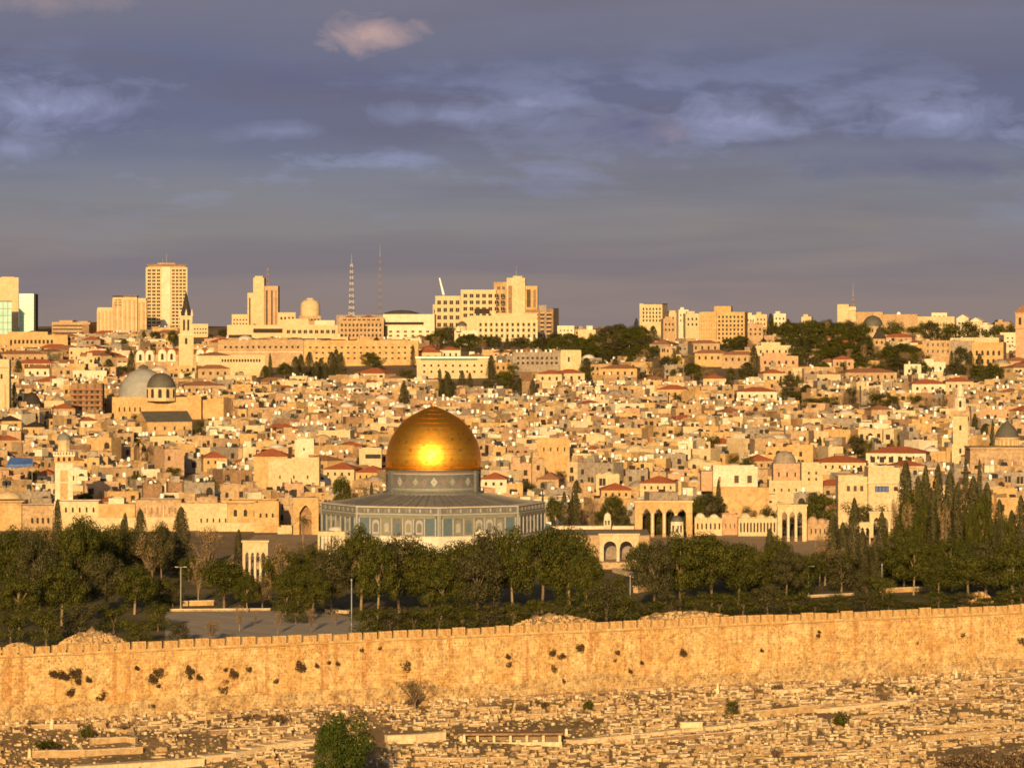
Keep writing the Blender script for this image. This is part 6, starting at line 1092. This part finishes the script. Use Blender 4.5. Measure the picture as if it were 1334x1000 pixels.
# ------------------------------------------------------------------ the cemetery below the wall
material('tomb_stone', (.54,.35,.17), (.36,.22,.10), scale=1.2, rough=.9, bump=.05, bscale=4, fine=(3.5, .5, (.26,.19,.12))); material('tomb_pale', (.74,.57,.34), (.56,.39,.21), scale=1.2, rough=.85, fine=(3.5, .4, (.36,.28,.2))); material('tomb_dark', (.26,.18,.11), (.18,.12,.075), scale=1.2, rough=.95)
def cemetery():
    mats = [M['tomb_stone'], M['tomb_pale'], M['tomb_dark'], M['stone_brown']]
    def tomb_geo(r, v):
        '''plinth, slab, headstone builders'''
        L_, W_, H_ = r.uniform(1.4, 2.2), r.uniform(.55, .85), r.uniform(.12, .5); m_ = (0, 0, 1, 0, 2, 1)[v % 6]; p, s, h = MB(), MB(), None
        p.box(-L_/2, L_/2, -W_/2, W_/2, -.3, H_, m_); s.box(-L_/2+.08, L_/2-.08, -W_/2+.06, W_/2-.06, H_+.002, H_+.16, (1, 1, 2, 0, 1, 0)[v % 6])
        if v % 4 != 1: h = MB(); x = L_/2-.18 if v % 2 else -L_/2+.18; h.box(x-.1, x+.1, -W_*.3, W_*.3, H_+.162, H_+r.uniform(.35, .8), (1, 0)[v % 2])
        return p, s, h
    r = random.Random(11); protos = []
    for v in range(12):
        p, s, h = tomb_geo(r, v); protos.append((p.mesh('plinth', mats), s.mesh('slab', mats), h.mesh('headstone', mats) if h else None, (p, s, h)))
    avoid = [(585, 745, 945, 975), (0, 200, 955, 1000), (405, 500, 925, 1010), (500, 585, 950, 972), (880, 920, 932, 952)]
    spots = []; dy = 2.5
    while dy < 96:
        u = -60+r.uniform(0, 3)
        while u < 270:
            x = WO[0]+u*math.cos(WDIR)+r.uniform(-.4, .4); y = ywall(x)-dy+r.uniform(-.3, .3); px, py = proj(x, y, ground(x, y)); u += r.uniform(1.6, 2.9)
            dens = mn.noise(Vector((x*.05, y*.09, 4)))
            if dens < -.36 or r.random() < .08: continue
            if not (-30 < px < 1364 and py < 1025): continue
            if any(a < px < b and c < py < d for a, b, c, d in avoid) or (px > 1215 and py > 968+(1334-px)*.1): continue
            if dy < 9 and r.random() < .45: continue
            spots.append((x, y, px, py))
        dy += r.uniform(1.45, 2.4)
    spots.sort(key=lambda s: s[1]); vis = [s for s in spots if 2 < s[2] < 1332 and s[3] < 999]; single = set(id(s) for s in vis[:270]); mass = MB()
    lk = ['weathered tan tomb', 'tan tomb with headstone', 'pale tomb with headstone', 'tan tomb with headstone', 'dark tomb', 'pale slab tomb']
    for i, s in enumerate(spots):
        x, y, px, py = s; v = r.randrange(12); rz = WDIR+r.choice((0, 0, 1.57, .3))+r.uniform(-.2, .2); z = ground(x, y); sc_ = r.uniform(.65, 1.15)
        if id(s) in single:
            o = thing('tomb', '', 'tomb', (x, y, z), rz, 'tombs in the cemetery below the wall'); o.scale = (sc_, sc_, sc_); put(protos[v][0], 'plinth', o); put(protos[v][1], 'slab', o)
            if protos[v][2]: put(protos[v][2], 'headstone', o)
            rep(o, ('dark ' if v in (4, 10) else 'pale ' if v in (2, 5, 8, 11) else 'tan ')+('tomb with headstone' if protos[v][2] else 'slab tomb'), 'tomb', px, py)
        else:
            c_, q_ = math.cos(rz)*sc_, math.sin(rz)*sc_
            for g in protos[v][3]:
                if g is None: continue
                b = len(mass.v); mass.v += [(x+a*c_-d*q_, y+a*q_+d*c_, z+e*sc_) for a, d, e in g.v]; mass.f += [tuple(b+k for k in f) for f in g.f]; mass.m += g.m; mass.sm += g.sm
    tag(mass.build('distant_tombs', mats), 'rows of countless small weathered tombs beneath the wall', 'tombs', kind='stuff')
    # loose stones and scrub
    st_ = MB()
    for _ in range(14000):
        x = r.uniform(-110, 120); dd = r.random()**1.3*92; y = ywall(x)-dd-.4
        if mn.noise(Vector((x*.08, y*.12, 9))) < -.3: continue
        s_ = r.uniform(.08, .34); z = ground(x, y); st_.box(-s_, s_, -s_*.7, s_*.7, z-.1, z+s_*r.uniform(.4, 1.2), r.choice((0, 0, 1, 2)), None, r.uniform(0, 3), (x, y), False)
    for _ in range(2600):
        x = r.uniform(-110, 120); y = ywall(x)-abs(r.gauss(0, 1.6))-.5; s_ = r.uniform(.12, .5); z = ground(x, y); st_.box(-s_, s_, -s_*.7, s_*.7, z-.1, z+s_*r.uniform(.5, 1.5), r.choice((0, 1, 2, 3)), None, r.uniform(0, 3), (x, y), False)
    tag(st_.build('rubble', mats), 'scattered stones and rubble between the tombs', 'rubble', kind='stuff')
    gr = MB()
    for _ in range(16000):
        x = r.uniform(-110, 120); dd = r.random()*90; y = ywall(x)-dd-.6
        if mn.noise(Vector((x*.1, y*.14, 20))) < .02: continue
        z = ground(x, y); a = r.uniform(0, 3.1); w_ = r.uniform(.08, .25); h = r.uniform(.12, .4)
        gr.quad([(x-w_*math.cos(a), y-w_*math.sin(a), z-.05), (x+w_*math.cos(a), y+w_*math.sin(a), z-.05), (x+w_*.7*math.cos(a)+.05, y+w_*.7*math.sin(a), z+h), (x-w_*.8*math.cos(a), y-w_*.8*math.sin(a), z+h*.8)], r.choice((0, 0, 0, 1)))
    tag(gr.build('dry_grass', [M['dry_grass'], M['leaf_mid']]), 'dry grass and weeds on the cemetery slope', 'grass', kind='stuff')
    # terrace walls and paths, as they run across the slope
    def strip(name, label, cat, pts, h, w_, mat, up=0, cop='tomb_pale', part='wall'):
        P = [Vector(front_point(*p)) for p in pts]; o = thing(name, label, cat, tuple(P[0])); A, B_ = MB(), MB()
        for p, q in zip(P, P[1:]):
            p, q = p-P[0], q-P[0]; d = math.atan2(q.y-p.y, q.x-p.x); ln = math.hypot(q.x-p.x, q.y-p.y); n = max(1, int(ln/3))
            for i in range(n):
                a, b = p.lerp(q, i/n), p.lerp(q, (i+1)/n); c_ = (a+b)/2; l2 = ln/n/2; A.box(-l2, l2, -w_/2, w_/2, c_.z-.7, c_.z+h, 0, None, d, (c_.x, c_.y)); B_.box(-l2, l2, -w_/2-.06, w_/2+.06, c_.z+h+.003, c_.z+h+.10, 0, None, d, (c_.x, c_.y))
        A.build(part, M[mat], o); B_.build('coping', M[cop], o); return o
    S_ = strip
    S_('retaining_wall', 'long brown retaining wall with pale top at the bottom left', 'wall', [(38, 986), (110, 985), (185, 981)], 1.0, .8, 'tomb_stone'); S_('retaining_wall', 'tan retaining wall below the dark rubble at lower left', 'wall', [(118, 968), (165, 966), (178, 968)], .8, 1.0, 'tomb_stone')
    S_('cemetery_path', 'bright pale path edge running along the bottom left', 'path', [(95, 1006), (180, 1001), (262, 995)], 1.0, 2.4, 'tomb_pale'); S_('cemetery_path', 'bright pale path rising left of the leafy foreground tree', 'path', [(262, 992), (300, 987), (340, 977), (416, 967)], .85, 2.2, 'tomb_pale')
    S_('retaining_wall', 'bright wide low wall right of the leafy foreground tree', 'wall', [(503, 967), (540, 966), (578, 962)], 1.2, 1.4, 'tomb_pale'); S_('cemetery_path', 'long pale path rising to the right across the tombs', 'path', [(742, 968), (800, 962), (870, 955), (940, 948), (1010, 940)], .5, 2.0, 'tomb_pale')
    S_('cemetery_path', 'far pale end of the path under the round shrubs', 'path', [(1060, 927), (1120, 921), (1185, 914)], .5, 2.2, 'tomb_pale'); S_('retaining_wall', 'sunlit orange retaining wall left of the far path', 'wall', [(985, 934), (1030, 930), (1066, 926)], 1.1, .6, 'stone_honey'); S_('retaining_wall', 'thin pale terrace edge across the right-hand tombs', 'wall', [(1180, 950), (1240, 948), (1310, 944)], .5, .7, 'tomb_stone')
    S_('retaining_wall', 'short pale terrace wall near the foot of the city wall at right', 'wall', [(1240, 893), (1290, 889), (1334, 886)], .6, .7, 'tomb_stone'); S_('retaining_wall', 'grey terrace wall at the left edge of the cemetery', 'wall', [(40, 949), (100, 949)], .7, .9, 'tomb_stone')
    S_('retaining_wall', 'pale terrace wall right of the row of open vaults', 'wall', [(1010, 903), (1050, 901)], .6, .8, 'tomb_pale'); S_('retaining_wall', 'thin tan terrace edge along the bottom right', 'wall', [(1010, 985), (1090, 982), (1150, 978)], .5, .9, 'tomb_stone'); S_('retaining_wall', 'low pale terrace wall at the bottom centre', 'wall', [(540, 990), (600, 992), (660, 990)], .6, 1.2, 'tomb_stone')
    tq = random.Random(31)
    for i in range(34):
        px = tq.uniform(0, 1300); py = 912+tq.random()**.8*84+ (26 if px < 420 else 0)-px*.02
        if py > 996 or any(a-10 < px < b+10 and c_-4 < py < d_+4 for a, b, c_, d_ in avoid): continue
        ln = tq.uniform(30, 110); sl = -.035-.05*tq.random(); o = S_('terrace_wall', '', 'wall', [(px, py), (px+ln*.5, py+ln*.5*sl), (px+ln, py+ln*sl)], tq.uniform(.3, .8), tq.uniform(.4, .9), tq.choice(('tomb_stone', 'stone_brown', 'tomb_stone')), cop=tq.choice(('tomb_pale', 'tomb_stone')))
        o['group'] = 'terrace walls across the cemetery'; rep(o, 'long low terrace wall' if ln > 65 else 'short low terrace wall', 'terrace wall', px+ln/2, py)
    x, y, z = front_point(665, 968); k = y/F; o = thing('vault_row', 'long low flat-roofed row of open tomb vaults with dark interiors', 'tomb', (x, y, z), R(3)); mb = MB(); n = 6; W_ = 132*k
    arcade(mb, -W_/2, W_/2, 0, .4, -.6, 1.45, [], 2)
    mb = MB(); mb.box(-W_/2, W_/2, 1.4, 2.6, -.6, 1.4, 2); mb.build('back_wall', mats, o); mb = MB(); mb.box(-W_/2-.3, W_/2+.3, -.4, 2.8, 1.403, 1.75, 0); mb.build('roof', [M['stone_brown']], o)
    for i in range(n+1): mb = MB(); xx = -W_/2+.2+i*(W_-.4)/n; mb.box(xx-.22, xx+.22, 0, 1.38, -.5, 1.4, 1); mb.build('pier', mats, o)
    mb = MB(); mb.box(-W_/2-.1, W_/2+.1, -.7, -.41, -.6, .28, 1); mb.build('kerb', mats, o)
    for i in (0, 1, 3, 4): mb = MB(); xx = -W_/2+(i+.5)*W_/n; mb.box(xx-.5, xx+.4, .3, 1.0, -.4, .55, 1); mb.build('tomb_block', mats, o)
    mark(665, 960, 'row of open vaults')
    x, y, z = front_point(900, 951); o = thing('monument', 'large pale block-shaped tomb beside the long path', 'tomb', (x, y, z), R(6)); mb = MB(); mb.box(-1.9, 1.9, -.7, .7, -.4, 1.35, 1); mb.build('plinth', mats, o); mb = MB(); mb.box(-2.0, 2.0, -.8, .8, 1.353, 1.5, 1); mb.build('slab', mats, o); mark(900, 943, 'large pale block tomb')
    for px, base, h, lab in ((67, 950, 2.0, 'pale tapered pillar standing alone at lower left'), (38, 988, 1.7, 'short thick pale pillar at the end of the brown retaining wall'), (605, 968, 1.6, 'leaning pale marker at the left end of the open vaults'), (738, 958, 1.3, 'small white gabled marker at the right end of the open vaults'), (935, 905, 2.2, 'thin pale post near the foot of the wall'), (1246, 885, 2.0, 'pale upright stone near the foot of the wall at right')):
        x, y, z = front_point(px, base); o = thing('stone_marker', lab, 'marker', (x, y, z), R(px % 40-20)); mb = MB(); mb.lathe([(.55, -.4), (.5, .25), (.36, .28), (.26, h*.8), (.3, h*.84), (.05, h)], 4, 0, (0, 0), False, R(45)); mb.build('shaft', M['tomb_pale'], o); mb = MB(); mb.box(-.6, .6, -.6, .6, -.4, .12); mb.build('base', M['tomb_stone'], o); mark(px, base-8, {67: 'lone tapered pillar', 38: 'short thick pillar', 605: 'leaning marker', 738: 'white gabled marker', 935: 'thin pale post', 1246: 'pale upright stone'}[px])
    for px, top, base, w_, kind, lab in ((953, 905, 932, 22, 'round', 'small dark tree growing between tombs below the wall'), (1096, 925, 948, 27, 'bush', 'rounded green-brown shrub beside the far path'), (1150, 892, 916, 36, 'dry', 'feathery pale scrub tree above the far path'), (1187, 892, 908, 14, 'bush', 'little dark shrub right of the feathery scrub tree'), (767, 908, 926, 20, 'bush', 'spiky green agave-like bush below the seam in the wall'), (112, 942, 962, 26, 'bush', 'dark scrub beside the lone tapered pillar'), (540, 880, 925, 60, 'dry', 'brown scrub climbing the foot of the wall'), (150, 900, 930, 40, 'dry', 'thin brown scrub at the foot of the left part of the wall'),
                                         (1245, 974, 1004, 50, 'scrub', 'left dark brown bush of the bottom right corner'), (1280, 966, 1010, 60, 'scrub', 'middle dark brown bush of the bottom right corner'), (1325, 964, 1012, 64, 'scrub', 'right dark brown bush of the bottom right corner'), (1010, 968, 990, 24, 'scrub', 'low brown bush right of centre at the bottom'), (362, 925, 945, 40, 'scrub', 'brown thicket left of the leafy foreground tree'), (60, 962, 976, 46, 'bush', 'dark flat scrub between the two lower left walls')):
        x, y, z = front_point(px, base); tree(kind, px, top, base, w_, y, x, z, 'bushes in the cemetery', lab)
    q = random.Random(8)
    for i in range(26):
        px = q.uniform(425, 565) if i < 13 else q.uniform(20, 1320); wy = 944-px*.056; py = wy-q.uniform(0, 10) if i < 13 else wy+q.uniform(2, 30); py = max(py, wy-2) ; x, y, z = front_point(px, py); tree('scrub', px, py-q.uniform(9, 17), py, q.uniform(16, 30), y, x, z, 'bushes in the cemetery')
    # the leafy tree in front
    for px, top, base, w_, lab in ((450, 930, 1050, 84, 'bright leafy green tree rising from the bottom edge'), (428, 936, 1052, 50, 'left stem of bright green foliage at the bottom edge')):
        x, y, z = front_point(px, base); tree('fresh', px, top, base, w_, y, x, z, 'green trees at the bottom edge', lab)
    mark(450, 960, 'leafy foreground tree')
park()
town()
cemetery()

# ------------------------------------------------------------------ labels of the repeats: look, then rank and direction from a landmark
def ordinal(n): return {1: 'first', 2: 'second', 3: 'third', 4: 'fourth', 5: 'fifth', 6: 'sixth', 7: 'seventh', 8: 'eighth', 9: 'ninth'}.get(n, '%dth' % n if n % 10 not in (1, 2, 3) or n in (11, 12, 13) else '%d%s' % (n, {1: 'st', 2: 'nd', 3: 'rd'}[n % 10]))
def label_repeats():
    sect = ['right of', 'above right of', 'above', 'above left of', 'left of', 'below left of', 'below', 'below right of']; B_ = {}
    for o, look, kind, px, py in REP:
        lm = min(LANDMARKS, key=lambda l: math.hypot(l[0]-px, (l[1]-py)*1.6)); a = math.atan2(lm[1]-py, px-lm[0]); s_ = sect[int(round(a/(math.pi/4))) % 8]
        B_.setdefault((kind, lm[2], s_), []).append((math.hypot(lm[0]-px, lm[1]-py), id(o), o, look))
    for (kind, ph, s_), l in B_.items():
        l.sort(key=lambda t: (t[0], t[1]))
        for i, (_, _, o, look) in enumerate(l):
            if len((look+' '+s_+' '+ph).split()) > 14: look = look.split(' with ')[0].split(' rooted')[0]
            if len((look+' '+s_+' '+ph).split()) > 13 and kind == 'terrace wall': look = 'low terrace wall'
            if len((look+' '+s_+' '+ph).split()) > 13: look = kind
            o['label'] = '%s, %s the %s' % (look, s_, ph) if len(l) == 1 else '%s, %s %s the %s' % (look, ordinal(i+1), s_, ph)
label_repeats()
